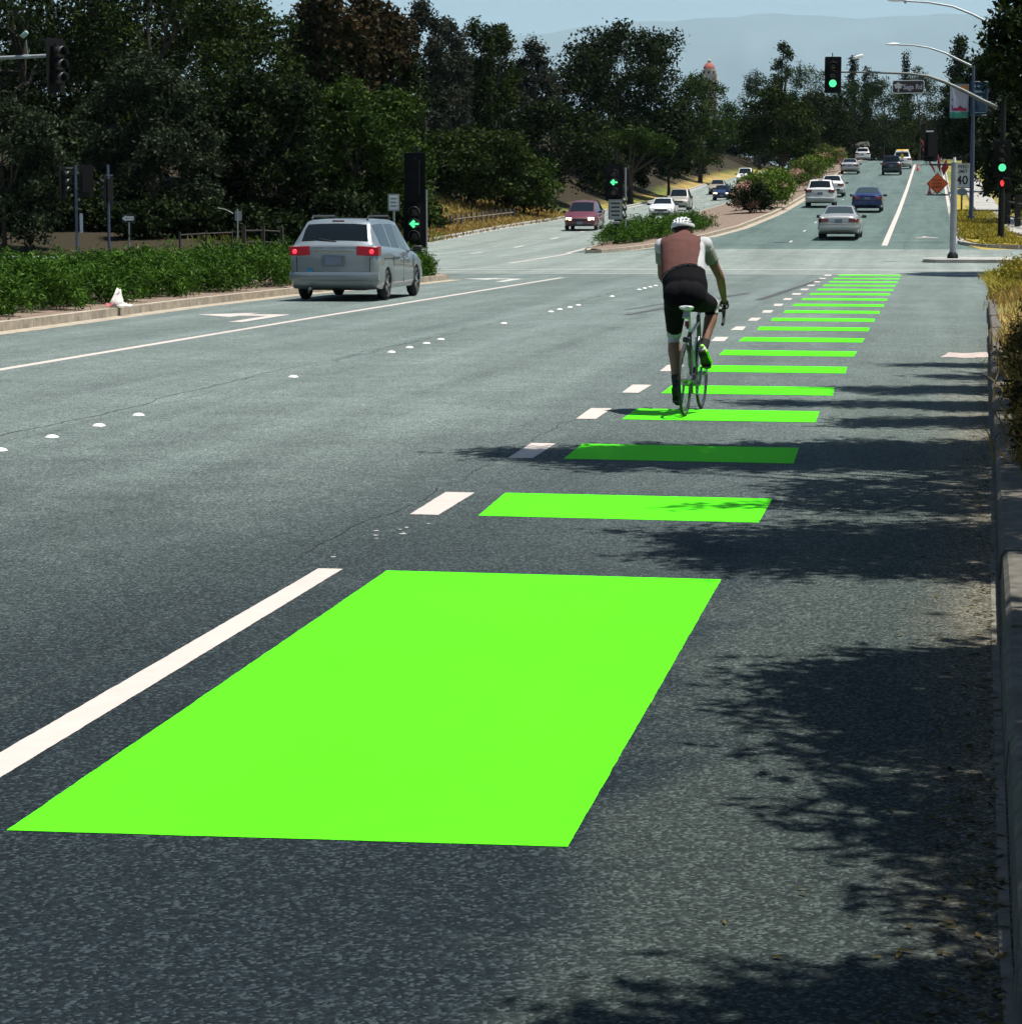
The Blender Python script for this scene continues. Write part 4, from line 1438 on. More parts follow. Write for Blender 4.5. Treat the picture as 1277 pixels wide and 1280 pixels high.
def sedan(L=4.8, W=1.8, H=1.45, wr=.33):
    a, w_ = L / 2, W / 2
    st = [(-a, w_ * .84, .44, .90, .90, w_ * .66), (-a + .06, w_ * .92, .34, .97, .98, w_ * .72), (-a + .22, w_ * .97, .27, 1.0, 1.03, w_ * .78), (-a + .72, w_, .2, .99, 1.06, w_ * .80),
          (-a + .80, w_, .2, .985, 1.09, w_ * .79), (-a + 1.30, w_, .2, .96, H - .05, w_ * .64), (-a + 1.42, w_, .2, .955, H - .015, w_ * .63), (-a + 1.9, w_, .2, .945, H, w_ * .64), (.25, w_, .2, .93, H - .01, w_ * .65),
          (.42, w_, .2, .92, H - .05, w_ * .66), (1.15, w_, .2, .90, .99, w_ * .80), (1.24, w_, .2, .89, .95, w_ * .80), (a - .55, w_ * .98, .2, .80, .86, w_ * .78), (a - .18, w_ * .92, .24, .70, .76, w_ * .72), (a - .05, w_ * .84, .3, .62, .66, w_ * .66), (a, w_ * .74, .38, .56, .58, w_ * .6)]
    marks = [(-a + .82, -a + 1.30, 'top', 'rear_window'), (.44, 1.13, 'top', 'windshield'), (-a + 1.12, -a + 1.36, 'side', 'quarter_window'), (-a + 1.44, -.42, 'side', 'side_window'), (-.34, .55, 'side', 'side_window')]
    return dict(st=st, marks=marks, axles=(-a + 1.02, a - .93), wr=wr, tail=(w_ * .48, w_ * .95, .72, .88, .10), tilt=.004, head=(w_ * .45, w_ * .86, .58, .70), mirror=(.72, .98), plate=.78, grille=.58, bump=(.52, .06), brake3=None)


def suv(L=4.6, W=1.85, H=1.68, wr=.36, hood=1.05, box=False):
    a, w_ = L / 2, W / 2
    sl_ = .22 if box else .5
    st = [(-a, w_ * .88, .48, 1.05, 1.05, w_ * .78), (-a + .05, w_ * .95, .36, 1.06, 1.12, w_ * .80), (-a + .12, w_ * .98, .30, 1.06, 1.2, w_ * .80), (-a + sl_, w_, .24, 1.05, H - .06, w_ * .70), (-a + sl_ + .1, w_, .24, 1.05, H - .01, w_ * .70),
          (-a + 1.4, w_, .24, 1.03, H + .01, w_ * .71), (.2, w_, .24, 1.01, H - .01, w_ * .71), (.36, w_, .24, 1.0, H - .05, w_ * .71), (1.06, w_, .24, hood - .04, hood + .06, w_ * .82), (1.16, w_, .24, hood - .06, hood, w_ * .82),
          (a - .45, w_ * .98, .24, hood - .14, hood - .08, w_ * .80), (a - .14, w_ * .93, .28, hood - .24, hood - .18, w_ * .76), (a - .03, w_ * .86, .34, hood - .32, hood - .28, w_ * .70), (a, w_ * .78, .42, hood - .42, hood - .40, w_ * .66)]
    marks = [(-a + .10, -a + sl_ - .02, 'top', 'rear_window'), (.38, 1.04, 'top', 'windshield'), (-a + sl_ + .08, -a + 1.06, 'side', 'quarter_window'), (-a + 1.14, -.28, 'side', 'side_window'), (-.2, .5, 'side', 'side_window')]
    return dict(st=st, marks=marks, axles=(-a + .88, a - .88), wr=wr, tail=(w_ * .56, w_ * .97, .86, 1.06, .09), tilt=.004, head=(w_ * .48, w_ * .90, hood - .36, hood - .23), mirror=(.68, 1.08), plate=.82, grille=hood - .36, bump=(.54, .06), brake3=(0, -a + sl_ + .02, H - .03))


def minivan(L=5.08, W=1.97, H=1.75, wr=.335):
    a, w_ = L / 2, W / 2
    st = [(-a, w_ * .84, .46, 1.15, 1.15, w_ * .78), (-a + .025, w_ * .92, .38, 1.17, 1.19, w_ * .81), (-a + .07, w_ * .965, .32, 1.175, 1.225, w_ * .82), (-a + .13, w_ * .985, .28, 1.17, 1.27, w_ * .81), (-a + .30, w_, .25, 1.16, 1.52, w_ * .765), (-a + .44, w_, .24, 1.15, H - .10, w_ * .72), (-a + .52, w_, .24, 1.14, H - .045, w_ * .705), (-a + .7, w_, .24, 1.13, H - .012, w_ * .70),
          (-a + 1.6, w_, .24, 1.09, H + .005, w_ * .715), (-.1, w_, .24, 1.05, H - .005, w_ * .72), (.35, w_, .24, 1.02, H - .05, w_ * .715), (.52, w_, .24, .98, H - .10, w_ * .71), (1.50, w_ * .99, .24, .97, 1.08, w_ * .82), (1.60, w_ * .99, .24, .95, 1.03, w_ * .82),
          (a - .45, w_ * .97, .24, .84, .90, w_ * .78), (a - .15, w_ * .91, .26, .72, .78, w_ * .72), (a - .04, w_ * .84, .32, .62, .66, w_ * .66), (a, w_ * .76, .40, .56, .58, w_ * .6)]
    marks = [(-a + .135, -a + .43, 'top', 'rear_window'), (.54, 1.48, 'top', 'windshield'), (-a + .5, -a + 1.5, 'side', 'quarter_window'), (-a + 1.58, -.12, 'side', 'side_window'), (-.03, .80, 'side', 'side_window'), (.86, 1.2, 'side', 'quarter_window')]
    return dict(st=st, marks=marks, axles=(-a + 1.02, a - 1.03), wr=wr, tail=(w_ * .52, w_ * .985, .97, 1.165, .10), tilt=.012, head=(w_ * .5, w_ * .86, .58, .74), mirror=(1.02, 1.08), plate=.86, grille=.6, bump=(.56, .06), brake3=(0, -a + .50, H - .045),
                rails=(-a + .6, .2, H + .04), railx=w_ * .62, handles=(-.2, .55), hz=.86)


def onroad(px, py, Y, dx=0):
    """a car's spot: column px at distance Y, standing on the road"""
    p = at(px, py, Y)
    return (p.x, Y, float(zB(p.x, Y)) + .003)


P_silver = carpaint('silver_blue_paint', (.23, .265, .285), .5, .35)
P_white = carpaint('white_car_paint', (.62, .62, .60), .0, .35)
P_red = carpaint('maroon_car_paint', (.10, .003, .013), .0, .4)
P_beige = carpaint('beige_car_paint', (.40, .37, .30), .4, .35)
P_navy = carpaint('navy_car_paint', (.008, .022, .11), .4, .25)
P_black = carpaint('black_car_paint', (.010, .012, .022), .3, .25)
P_champ = carpaint('champagne_car_paint', (.42, .42, .40), .5, .3)
P_tan = carpaint('tan_car_paint', (.36, .30, .20), .2, .35)

# the big silver minivan in the turn lane
van = car('minivan', 'large silver minivan braking in the left turn lane beside the hedge', None, (-12.52, 56.05, .003), R(-.6), minivan(), P_silver, 'taillit', cat='van')
for o_ in van.children:
    pass
MB().box((-.52, -2.553, .66), (.13, .01, .085), 0, R(0)).build('sticker', mat('blue_bumper_sticker', (.03, .22, .38), .5), van)
MB().box((0, -2.555, 1.07), (.92, .03, .06)).build('tailgate_trim', M['chrome'], van, 30, .01)
MB().tube([(.05, -2.435, 1.27), (-.34, -2.40, 1.33)], .012, 6).build('rear_wiper', M['trim'], van)
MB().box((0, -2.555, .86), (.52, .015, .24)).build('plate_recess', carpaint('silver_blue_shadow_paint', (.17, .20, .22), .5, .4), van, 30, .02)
van_pl = [c for c in van.children if c.name.startswith('rear_plate')][0]
van_pl.location = (0, -.022, 0)
for s in (-1, 1):
    MB().ball((s * .84, -2.562, 1.06), (.05, .02, .05), 12, 8).build('brake_lamp', M['brakelit'], van, 60)
    MB().box((s * .70, -2.50, .56), (.2, .02, .045)).build('reflector', M['taildark'], van, 30, .008)
    MB().box((s * .80, -2.548, .74), (.01, .012, .40)).build('tailgate_gap', M['trim'], van)
    # sliding door rail and door gaps
    MB().box((s * .985, -1.15, .90), (.012, 1.5, .02)).build('sliding_door_rail', M['trim'], van)
    for y_ in (-1.0, .0, 1.12):
        MB().box((s * .9835, y_, .66), (.006, .012, .62)).build('door_gap', M['trim'], van)
MB().tube([(-.5, -2.4, .28), (-.5, -2.6, .27)], .035, 10).build('exhaust', M['steel'], van)

GO = 'oncoming cars left of the far median'
GU = 'cars driving up the hill'
car('minivan', 'maroon minivan with lit headlights coming down left of the far median', GO, onroad(730, 285, 152), R(181), minivan(4.8, 1.95, 1.74), P_red, head='headlit', cat='van')
car('sedan', 'white low nosed car, second of the oncoming vehicles', GO, onroad(829, 271, 175), R(181), sedan(4.5, 1.75, 1.42), P_white)
car('sport_utility_car', 'pale beige sport utility car following the white oncoming car', GO, onroad(849, 260, 210), R(181), suv(4.7, 1.85, 1.75), P_beige)
car('sedan', 'dark blue oncoming car beside the flowering shrubs', GO, onroad(903, 249, 248), R(181), sedan(4.6, 1.78, 1.45), P_navy, head='headlit')
car('sedan', 'tan car half hidden behind the dark blue oncoming car', GO, onroad(897, 240, 268), R(181), sedan(4.6, 1.8, 1.5), P_tan)
car('sport_utility_car', 'farthest oncoming vehicle, white with tall front, under the median oak', GO, onroad(931, 229, 305), R(181), suv(5.0, 1.95, 1.8), P_white, head='headlit')
sd = car('sedan', 'champagne silver sedan just past the intersection, nearest car on the hill', GU, onroad(1050, 298, 116), R(-.5), sedan(4.9, 1.82, 1.46), P_champ, glass='glasslight')
MB().box((0, -2.462, .67), (1.5, .02, .035)).build('trunk_trim', M['chrome'], sd, 30, .008)
sd2 = car('sedan', 'dark navy sedan in the right lane beyond the champagne sedan', GU, onroad(1084, 265, 155), R(0), sedan(4.7, 1.8, 1.44), P_navy, glass='glasslight')
car('sport_utility_car', 'white sport utility car in the left lane beside the median shrubs', GU, onroad(1026, 257, 164), R(0), suv(4.6, 1.85, 1.68), P_white)
car('sedan', 'white car directly ahead of the white sport utility car', GU, onroad(1040, 239, 186), R(0), sedan(4.6, 1.78, 1.5), P_white)
car('sedan', 'pale silver sedan in the left lane far up the hill', GU, onroad(1062, 218, 254), R(0), sedan(4.8, 1.8, 1.46), P_champ)
car('sport_utility_car', 'boxy black sport utility car in the right lane far up the hill', GU, onroad(1114, 217, 250), R(0), suv(4.4, 1.88, 1.8, .38, 1.1, True), P_black)
pk = car('sport_utility_car', 'white work vehicle with yellow roof beacon ahead of the black car', GU, onroad(1127, 206, 276), R(0), suv(5.0, 1.95, 1.85, .38, 1.12, True), P_white)
MB().box((0, -.6, 1.93), (1.25, .3, .13)).build('beacon_bar', mat('amber_beacon', (.85, .52, .05), .3, emit=.35), pk, 30, .03)
MB().box((.0, -2.515, 1.25), (.3, .02, .5)).build('yellow_panel', mat('yellow_panel_paint', (.75, .5, .05), .5), pk)
fk = car('pickup_truck', 'white truck with a dark load, farthest vehicle near the crest', GU, onroad(1078, 202, 350), R(0), suv(5.2, 1.95, 1.75, .38, 1.1, True), P_white, cat='truck')
lm = MB()
random.seed(31)
for k in range(16): lm.ball((random.uniform(-.7, .7), random.uniform(-2.3, .2), 1.9 + random.uniform(0, .35)), (random.uniform(.25, .45), random.uniform(.3, .6), random.uniform(.2, .38)), 8, 5)
lm.build('load', mat('dark_branches', (.05, .05, .035), .95, var=.5), fk, 70)

# ------------------------------------------------------------------ signals, signs, lamps
M['grn'] = mat('lit_green_lens', (.02, .5, .2), .3, emit=1.0, ecol=(.08, 1.0, .32))
M['redlamp'] = mat('lit_red_hand', (.5, .02, .02), .3, emit=.75, ecol=(1, .05, .05))
M['lensoff'] = mat('unlit_lens', (.018, .012, .012), .3)
M['visorin'] = mat('weathered_visor', (.02, .02, .02), .5)


def head(parent, loc, rz, lit=None, arrow=False, sc=1.0, plate=True, name='signal_head'):
    """three-section head facing -Y; nested as part of the pole it hangs on"""
    h = empty(name, loc, rz)
    h.parent = parent
    h.scale = (sc,) * 3
    m = MB()
    for k in range(3): m.box((0, .02, (1 - k) * .355), (.345, .22, .345))
    m.tube([(0, .02, .53), (0, .02, .6)], .05, 8)
    if plate:
        o = [(-.34, -.70), (-.30, -.74), (.30, -.74), (.34, -.70), (.34, .70), (.30, .74), (-.30, .74), (-.34, .70)]
        m.prism(o, 'Y', .04, .046)
    m.build('housing', M['black'], h, 30, .01)
    for k in range(3):
        z = (1 - k) * .355
        on = lit == k
        if arrow and on:
            MB().tube([(0, -.096, z), (0, -.105, z)], .15, 20).build('lens', M['lensoff'], h)
            a = [(-.13, 0), (-.02, .11), (.03, .06), (-.012, .026), (.12, .026), (.12, -.026), (-.012, -.026), (.03, -.06), (-.02, -.11)]
            MB().prism([(x * 1.12, z + q * 1.12) for x, q in a], 'Y', -.118, -.108).build('lit_arrow', M['grn'], h)
        else:
            MB().ball((0, -.092, z), (.15, .035, .15), 18, 8).build('lens', M['grn'] if on else M['lensoff'], h, 60)
        v, f = [], []
        n = 13
        for i in range(n):
            a = R(-25 + 230 * i / (n - 1))
            for d, r_ in ((0, .165), (1, .165)):
                v.append((math.cos(a) * r_, -.09 - d * (.24 if 0 < i < n - 1 else .12), z + math.sin(a) * r_))
        for i in range(n - 1): f.append((2 * i, 2 * i + 1, 2 * i + 3, 2 * i + 2))
        ob = MB().add(v, f).build('visor', M['visorin'], h, 60)
        sm = ob.modifiers.new('thick', 'SOLIDIFY')
        sm.thickness = .008
    return h


def text_mesh(txt, size, name, mt, parent, loc, rot=(math.pi / 2, 0, 0), bold=0.0, sx=1):
    cu = bpy.data.curves.new(name, 'FONT')
    cu.body = txt
    cu.size = size
    cu.align_x = 'CENTER'
    cu.align_y = 'CENTER'
    cu.offset = bold
    cu.extrude = .002
    o = bpy.data.objects.new(name, cu)
    COL.objects.link(o)
    dg = bpy.context.evaluated_depsgraph_get()
    me = bpy.data.meshes.new_from_object(o.evaluated_get(dg))
    bpy.data.objects.remove(o)
    me.materials.clear()
    r = link(name, me, mt, parent, loc)
    r.rotation_euler = rot
    r.scale = (sx, 1, 1)
    return r


def rrect(w_, h_, r_=.04, n=4):
    p = []
    for cx, cy, a0 in ((w_ / 2 - r_, h_ / 2 - r_, 0), (-w_ / 2 + r_, h_ / 2 - r_, 90), (-w_ / 2 + r_, -h_ / 2 + r_, 180), (w_ / 2 - r_, -h_ / 2 + r_, 270)):
        for k in range(n + 1):
            a = R(a0 + 90 * k / n)
            p.append((cx + r_ * math.cos(a), cy + r_ * math.sin(a)))
    return p


def outline_frame(name, poly, k, y, mt, parent):
    """thin printed border: ring between outline and its shrunk copy"""
    n = len(poly)
    v = [(x, y, z) for x, z in poly] + [(x * k[0], y, z * k[1]) for x, z in poly]
    f = [(i, (i + 1) % n, n + (i + 1) % n, n + i) for i in range(n)]
    return MB().add(v, f).build(name, mt, parent)


# -- right corner mast-arm signal with lamp
sp_ = at(1250, 298, 112)
gz = float(zB(sp_.x, 112)) + .15
mast = empty('signal_mast', (sp_.x, 112, gz), 0, 'dark signal pole with curved mast arm, green signals and lamp at the far right corner', 'traffic signal')


def rel(px, py, Y, o): return at(px, py, Y) - Vector(o.location)


m = MB().tube([(0, 0, -.1), (0, 0, 3), (0, 0, 10.0)], [.14, .12, .07], 14)
m.tube([(0, 0, -.05), (0, 0, .12)], .24, 14)
m.build('pole', M['blackmetal'], mast, 60)
arm = [rel(1246, 134, 112, mast), rel(1230, 127, 112, mast), rel(1205, 114, 112, mast), rel(1180, 102.5, 112, mast), rel(1160, 95.5, 112, mast), rel(1135, 92, 112, mast), rel(1090, 90.5, 112, mast), rel(1046, 90, 112, mast)]
MB().tube(arm, [.09, .085, .08, .075, .065, .055, .045, .04], 10).build('mast_arm', M['armsteel'], mast, 60)
head(mast, rel(1040.5, 93.5, 111.8, mast), R(2), 2, sc=1.04)
hp = rel(1252, 200, 111.6, mast)
hd = head(mast, (hp.x, -.3, hp.z + .05), R(2), 2, sc=1.04)
tag(hd, 'side mounted signal head showing green on the right pole')
MB().box((0, -.14, hp.z), (.08, .2, .9)).build('bracket', M['blackmetal'], mast)
ph = rel(1253, 229, 111.6, mast)
pd = empty('pedestrian_signal', (ph.x + .06, -.3, ph.z))
pd.parent = mast
MB().box((0, 0, 0), (.46, .26, .46)).build('housing', M['black'], pd, 30, .02)
hand = [(-.03, -.11), (.04, -.11), (.065, -.02), (.085, .03), (.06, .04), (.045, .01), (.045, .1), (.025, .105), (.02, .03), (.012, .12), (-.008, .12), (-.01, .03), (-.02, .11), (-.04, .108), (-.042, .02), (-.05, .08), (-.068, .075), (-.065, -.03)]
MB().prism([(-.10 + x * 1.15, z * 1.15) for x, z in hand], 'Y', -.145, -.132).build('red_hand', M['redlamp'], pd)
MB().box((.12, -.06, -1.45), (.1, .12, .2)).build('push_button', M['blackmetal'], mast, 30, .01)
lampa = [Vector((0, 0, rel(1250, 37, 112, mast).z)), rel(1236, 29, 112, mast), rel(1215, 18, 112, mast), rel(1190, 8, 112, mast), rel(1160, 3, 112, mast), rel(1128, 1.0, 112, mast)]
MB().tube(lampa, [.06, .055, .05, .045, .04, .035], 8).build('lamp_arm', M['steel'], mast, 60)


def luminaire(parent, p, s=1):
    rings = []
    for t, w_, h_ in ((0, .05, .05), (.1, .13, .08), (.35, .17, .10), (.6, .14, .07), (.72, .05, .03)):
        rings.append([Vector(p) + Vector((-t, math.cos(a) * w_, .02 + math.sin(a) * h_ * (1 if math.sin(a) > 0 else .5))) for a in [2 * math.pi * k / 12 for k in range(12)]])
    MB().loft(rings).build('lamp_head', mat('pale_lamp_casting', (.55, .56, .55), .5, var=.1), parent, 60)


luminaire(mast, rel(1130, 1.0, 112, mast))
cp = rel(1131, .5, 112, mast)
MB().tube([cp + Vector((0, 0, 0)), cp + Vector((0, 0, -.13))], .05, 8).build('photo_cell', M['steel'], mast)
# camera housing on the mast arm
cp = rel(1072, 71, 112, mast)
MB().tube([rel(1070, 90, 112, mast), rel(1070, 74, 112, mast)], .018, 6).build('camera_post', M['steel'], mast)
MB().box(cp, (.42, .18, .14), R(20), R(0), R(-14)).build('video_detector', M['signwhite'], mast, 30, .03)
MB().tube([rel(1040, 72, 112, mast), rel(1040, 66, 112, mast)], .02, 6).build('cap_pin', M['blackmetal'], mast)
# street name sign
sc_ = rel(1134.5, 108.5, 111.8, mast)
sn = empty('street_name_sign', sc_, R(0))
sn.parent = mast
W_, H_ = 1.36, .56
brown = mat('dark_brown_sign', (.022, .010, .012), .5)
MB().prism(rrect(W_, H_, .08), 'Y', 0, .012).build('panel', brown, sn)
outline_frame('border', rrect(W_, H_, .08), (.955, .89), -.004, M['signwhite'], sn)
tr_ = []
for k in range(26):
    a = 2 * math.pi * k / 26
    q = .15 + .028 * math.sin(a * 5)
    tr_.append((-.42 + math.cos(a) * q * 1.15, .05 + math.sin(a) * q * .82))
MB().prism(tr_, 'Y', -.006, -.002).build('tree_emblem', mat('pale_emblem', (.5, .48, .46), .6), sn)
MB().prism([(-.45, -.2), (-.37, -.2), (-.395, -.05), (-.425, -.05)], 'Y', -.006, -.002).build('tree_emblem_trunk', bpy.data.materials['pale_emblem'], sn)
text_mesh('Saga Rd', .30, 'lettering', mat('pale_lilac_lettering', (.42, .38, .45), .6), sn, (.19, -.006, -.01), bold=.006, sx=.86)
for s in (-1, 1): MB().tube([(s * .4, .02, H_ / 2 - .02), (s * .4, .02, H_ / 2 + .38 - .1 * (s < 0))], .015, 6).build('hanger', M['steel'], sn)

# -- banner lamp post
bp_ = at(1213, 275, 135)
bz = float(zB(bp_.x, 135)) + .15
post = empty('banner_lamp_post', (bp_.x, 135, bz), 0, 'blue grey street lamp post with two banners left of the right signal', 'lamp post')
tz = rel(1209, 80, 135, post).z
MB().tube([(0, 0, -.1), (0, 0, 3), (-.03, 0, tz)], [.12, .11, .07], 12).tube([(0, 0, -.05), (0, 0, .25)], .2, 12).build('pole', M['bluepole'], post, 60)
la = [Vector((-.03, 0, tz - .15)), rel(1196, 74, 135, post), rel(1180, 66, 135, post), rel(1160, 59.5, 135, post), rel(1140, 56.5, 135, post), rel(1122, 56, 135, post)]
MB().tube(la, [.06, .055, .05, .045, .04, .035], 8).build('lamp_arm', M['steel'], post, 60)
luminaire(post, rel(1124, 56, 135, post))


def banner(px0, px1, py0, py1, name):
    a, b = rel(px0, py0, 135, post), rel(px1, py1, 135, post)
    bn = empty(name, ((a.x + b.x) / 2, 0, (a.z + b.z) / 2))
    bn.parent = post
    return bn, abs(b.x - a.x), abs(a.z - b.z)


def wavy(parent, name, x0, x1, z0, z1, mt, y=0.0):
    v, f = [], []
    nx, nz = 7, 9
    for j in range(nz):
        for i in range(nx):
            x, z = x0 + (x1 - x0) * i / (nx - 1), z0 + (z1 - z0) * j / (nz - 1)
            v.append((x, y + .03 * math.sin(x * 5 + z * 1.3), z))
    for j in range(nz - 1):
        for i in range(nx - 1):
            a = j * nx + i
            f.append((a, a + 1, a + nx + 1, a + nx))
    o = MB().add(v, f).build(name, mt, parent, 60)
    sm = o.modifiers.new('thick', 'SOLIDIFY')
    sm.thickness = .006
    return o


bn, bw, bh = banner(1187, 1209.5, 105, 147.5, 'event_banner')
tag(bn, 'pale banner with orange sky, red hills and green foot')
wavy(bn, 'cloth', -bw / 2, bw / 2, -bh / 2, bh / 2, mat('pale_lilac_cloth', (.52, .52, .60), .8, var=.06))
wavy(bn, 'green_foot', -bw / 2, bw / 2, -bh / 2, -bh / 2 + bh * .18, mat('sea_green_cloth', (.06, .30, .22), .8), -.012)
orange = mat('orange_cloth_print', (.62, .26, .06), .8)
MB().prism([(-.02, bh * .28), (.05, bh * .44), (bw / 2 - .03, bh * .48), (bw / 2 - .03, bh * .30), (.2, bh * .25)], 'Y', -.045, -.04).build('orange_print', orange, bn)
red = mat('crimson_cloth_print', (.35, .02, .08), .8)
MB().prism([(-bw * .40, -bh * .29), (bw * .42, -bh * .29), (bw * .36, -bh * .21), (bw * .2, -bh * .2), (bw * .05, -bh * .13), (-bw * .12, -bh * .20), (-bw * .28, -bh * .20)], 'Y', -.045, -.04).build('red_hill_print', red, bn)
MB().prism([(-bw * .4, -bh * .26), (-bw * .33, -bh * .26), (-bw * .36, -bh * .12), (-bw * .42, -bh * .10)], 'Y', -.046, -.041).build('violet_print', mat('violet_print', (.12, .05, .3), .8), bn)
MB().prism([(-bw * .36 + .05 * math.cos(a), bh * .04 + .05 * math.sin(a)) for a in [k * .6283 for k in range(10)]], 'Y', -.045, -.04).build('small_emblem', mat('slate_print', (.12, .14, .25), .8), bn)
bn2, bw, bh = banner(1212, 1234, 102, 144, 'info_banner')
tag(bn2, 'dark blue banner with pale lettering')
wavy(bn2, 'cloth', -bw / 2, bw / 2, -bh / 2, bh / 2, mat('dark_teal_cloth', (.012, .045, .085), .8))
ltr = mat('pale_teal_lettering', (.3, .42, .48), .7)
for k, q_ in enumerate((.34, .58, .48)):
    MB().box((-.32 + q_ / 2, -.045, bh * .36 - .27 * k), (q_, .006, .09)).build('printed_line', ltr, bn2)
MB().box((0, -.045, -bh * .42), (bw * .8, .006, .03)).build('rule', ltr, bn2)
for b_, x_ in ((bn, 1), (bn2, -1)):
    for z_ in (-1, 1): MB().tube([(x_ * .45, 0, z_ * bh * .5), (-x_ * .4, 0, z_ * bh * .5)], .016, 6).build('banner_rod', M['steel'], b_)

# -- silver pole on the corner island with side-mounted head
sp2 = at(1190, 320, 93)
pz = float(zB(sp2.x, 93)) + .12
pole = empty('signal_post', (sp2.x, 93, pz), 0, 'silver post on the corner island with a black signal head turned away', 'traffic signal')
ht = rel(1190, 203, 93, pole).z
MB().tube([(0, 0, 0), (0, 0, ht)], .115, 16).build('pole', M['steel'], pole, 60)
MB().tube([(0, 0, -.02), (0, 0, .12), (0, 0, .22)], [.2, .19, .12], 12).build('base', M['blackmetal'], pole, 40)
MB().tube([(0, 0, ht), (0, 0, ht + .18)], [.06, .045], 8).build('cap', M['signwhite'], pole, 60)
hh = rel(1162, 181, 93, pole)
MB().tube([(0, 0, ht - .08), (hh.x, 0, ht - .08), (hh.x, 0, ht + .05)], .035, 8).build('bracket', M['blackmetal'], pole, 60)
hd = head(pole, (hh.x, .1, hh.z), R(205), None, sc=.78)
MB().box((hh.x - .02, -.16, hh.z + .47), (.26, .02, .05)).build('pale_strip', M['signwhite'], pole)  # bright strip standing in for the glint along the visor top

# -- speed limit sign
s3 = at(1201, 262, 150)
sz = float(zB(s3.x, 150)) + .15
spd = empty('speed_sign', (s3.x, 150, sz), 0, 'white speed limit 40 sign on a wooden post by the far sidewalk', 'sign')
c3 = rel(1201, 219.5, 150, spd)
MB().box((0, .06, c3.z / 2 - .2), (.1, .1, c3.z + .6)).build('post', M['wood'], spd)
pn = empty('sign_panel', (0, -.0, c3.z))
pn.parent = spd
MB().prism(rrect(1.0, 1.42, .07), 'Y', -.012, 0).build('panel', M['signwhite'], pn)
outline_frame('border', rrect(.95, 1.37, .06), (.955, .967), -.015, M['signblack'], pn)
text_mesh('SPEED', .26, 'lettering', M['signblack'], pn, (0, -.016, .50), bold=.006)
text_mesh('LIMIT', .26, 'lettering', M['signblack'], pn, (0, -.016, .23), bold=.006)
text_mesh('40', .68, 'numerals', M['signblack'], pn, (0, -.016, -.28), bold=.014)
MB().prism([(.32 * math.cos(a), -.93 + .2 * math.sin(a)) for a in [2 * math.pi * k / 16 for k in range(16)]], 'Y', -.012, 0).build('plaque', mat('blue_grey_plaque', (.20, .27, .31), .6, var=.1), pn)

# -- orange work zone sign with flags, cone
s4 = at(1171, 247, 188)
wz = float(zB(s4.x, 188))
ws = empty('work_sign', (s4.x, 188, wz), 0, 'orange diamond work zone sign with red flags on a spring stand', 'sign')
c4 = rel(1171, 229.5, 188, ws)
orng = mat('orange_sign_sheeting', (.75, .105, .008), .5, var=.05)
q = .78
MB().prism([(0, -q), (q, 0), (0, q), (-q, 0)], 'Y', -.01, .0).build('panel', orng, ws, loc=c4)
outline_frame('border', [(0, -q * .95), (q * .95, 0), (0, q * .95), (-q * .95, 0)], (.93, .93), -.013, M['signblack'], ws).location = c4
for k, t in enumerate(('ROAD', 'WORK', 'AHEAD')): text_mesh(t, .23, 'lettering', mat('dark_sign_lettering', (.05, .012, .005), .6) if k == 0 else bpy.data.materials['dark_sign_lettering'], ws, (c4.x, -.014, c4.z + .24 - .24 * k), bold=.004)
MB().tube([(c4.x, .05, .25), (c4.x, .05, c4.z + q)], .03, 8).build('mast', M['steel'], ws)
for s, t in ((-1, -.5), (1, -.5), (-1, .5), (1, .5)): MB().tube([(c4.x, .05, .3), (c4.x + s * .7, .05 + t, .02)], .022, 6).build('stand_leg', M['blackmetal'], ws)
flagm = mat('red_flag_cloth', (.28, .015, .03), .85, var=.25)


def flag(root, c, dx, dz, s=1.0):
    MB().tube([c, c + Vector((dx * 1.5, 0, dz * 1.5))], .012, 6).build('flag_staff', M['wood'], root)
    v, f = [], []
    for j in range(5):
        for i in range(5):
            a, b = i / 4, j / 4
            v.append(c + Vector((dx * (.6 + .9 * a) + .18 * b * s, .05 * math.sin(a * 5 + b * 3), dz * (.6 + .9 * a) - .55 * b * s)))
    for j in range(4):
        for i in range(4): f.append((j * 5 + i, j * 5 + i + 1, j * 5 + i + 6, j * 5 + i + 5))
    o = MB().add(v, f).build('flag', flagm, root, 60)
    o.modifiers.new('thick', 'SOLIDIFY').thickness = .006


top = Vector((c4.x, .03, c4.z + q - .1))
flag(ws, top, -.45, .75)
flag(ws, top, .0, .95, 1.1)
flag(ws, top, .4, .7)


def cone(label, px, Y, h=.7):
    p = at(px, 243, Y)
    c = empty('traffic_cone', (p.x, Y, float(zB(p.x, Y)) + .006), 0, label, 'traffic cone', 'work zone cones')
    MB().tube([(0, 0, .04), (0, 0, h * .35)], [.15, .115], 14, False).tube([(0, 0, h * .62), (0, 0, h)], [.075, .03], 14).build('cone', mat('orange_cone_plastic', (.75, .07, .03), .5), c, 60)
    MB().tube([(0, 0, h * .35), (0, 0, h * .62)], [.115, .075], 14, False).build('reflective_band', mat('pink_white_band', (.65, .25, .28), .5), c, 60)
    MB().box((0, 0, .02), (.4, .4, .04)).build('base', mat('cone_base_rubber', (.12, .02, .015), .8), c, 30, .01)


cone('small orange cone standing left of the work zone sign', 1161, 190)
cone('far orange cone at the bike lane line near the crest', 1146, 268)
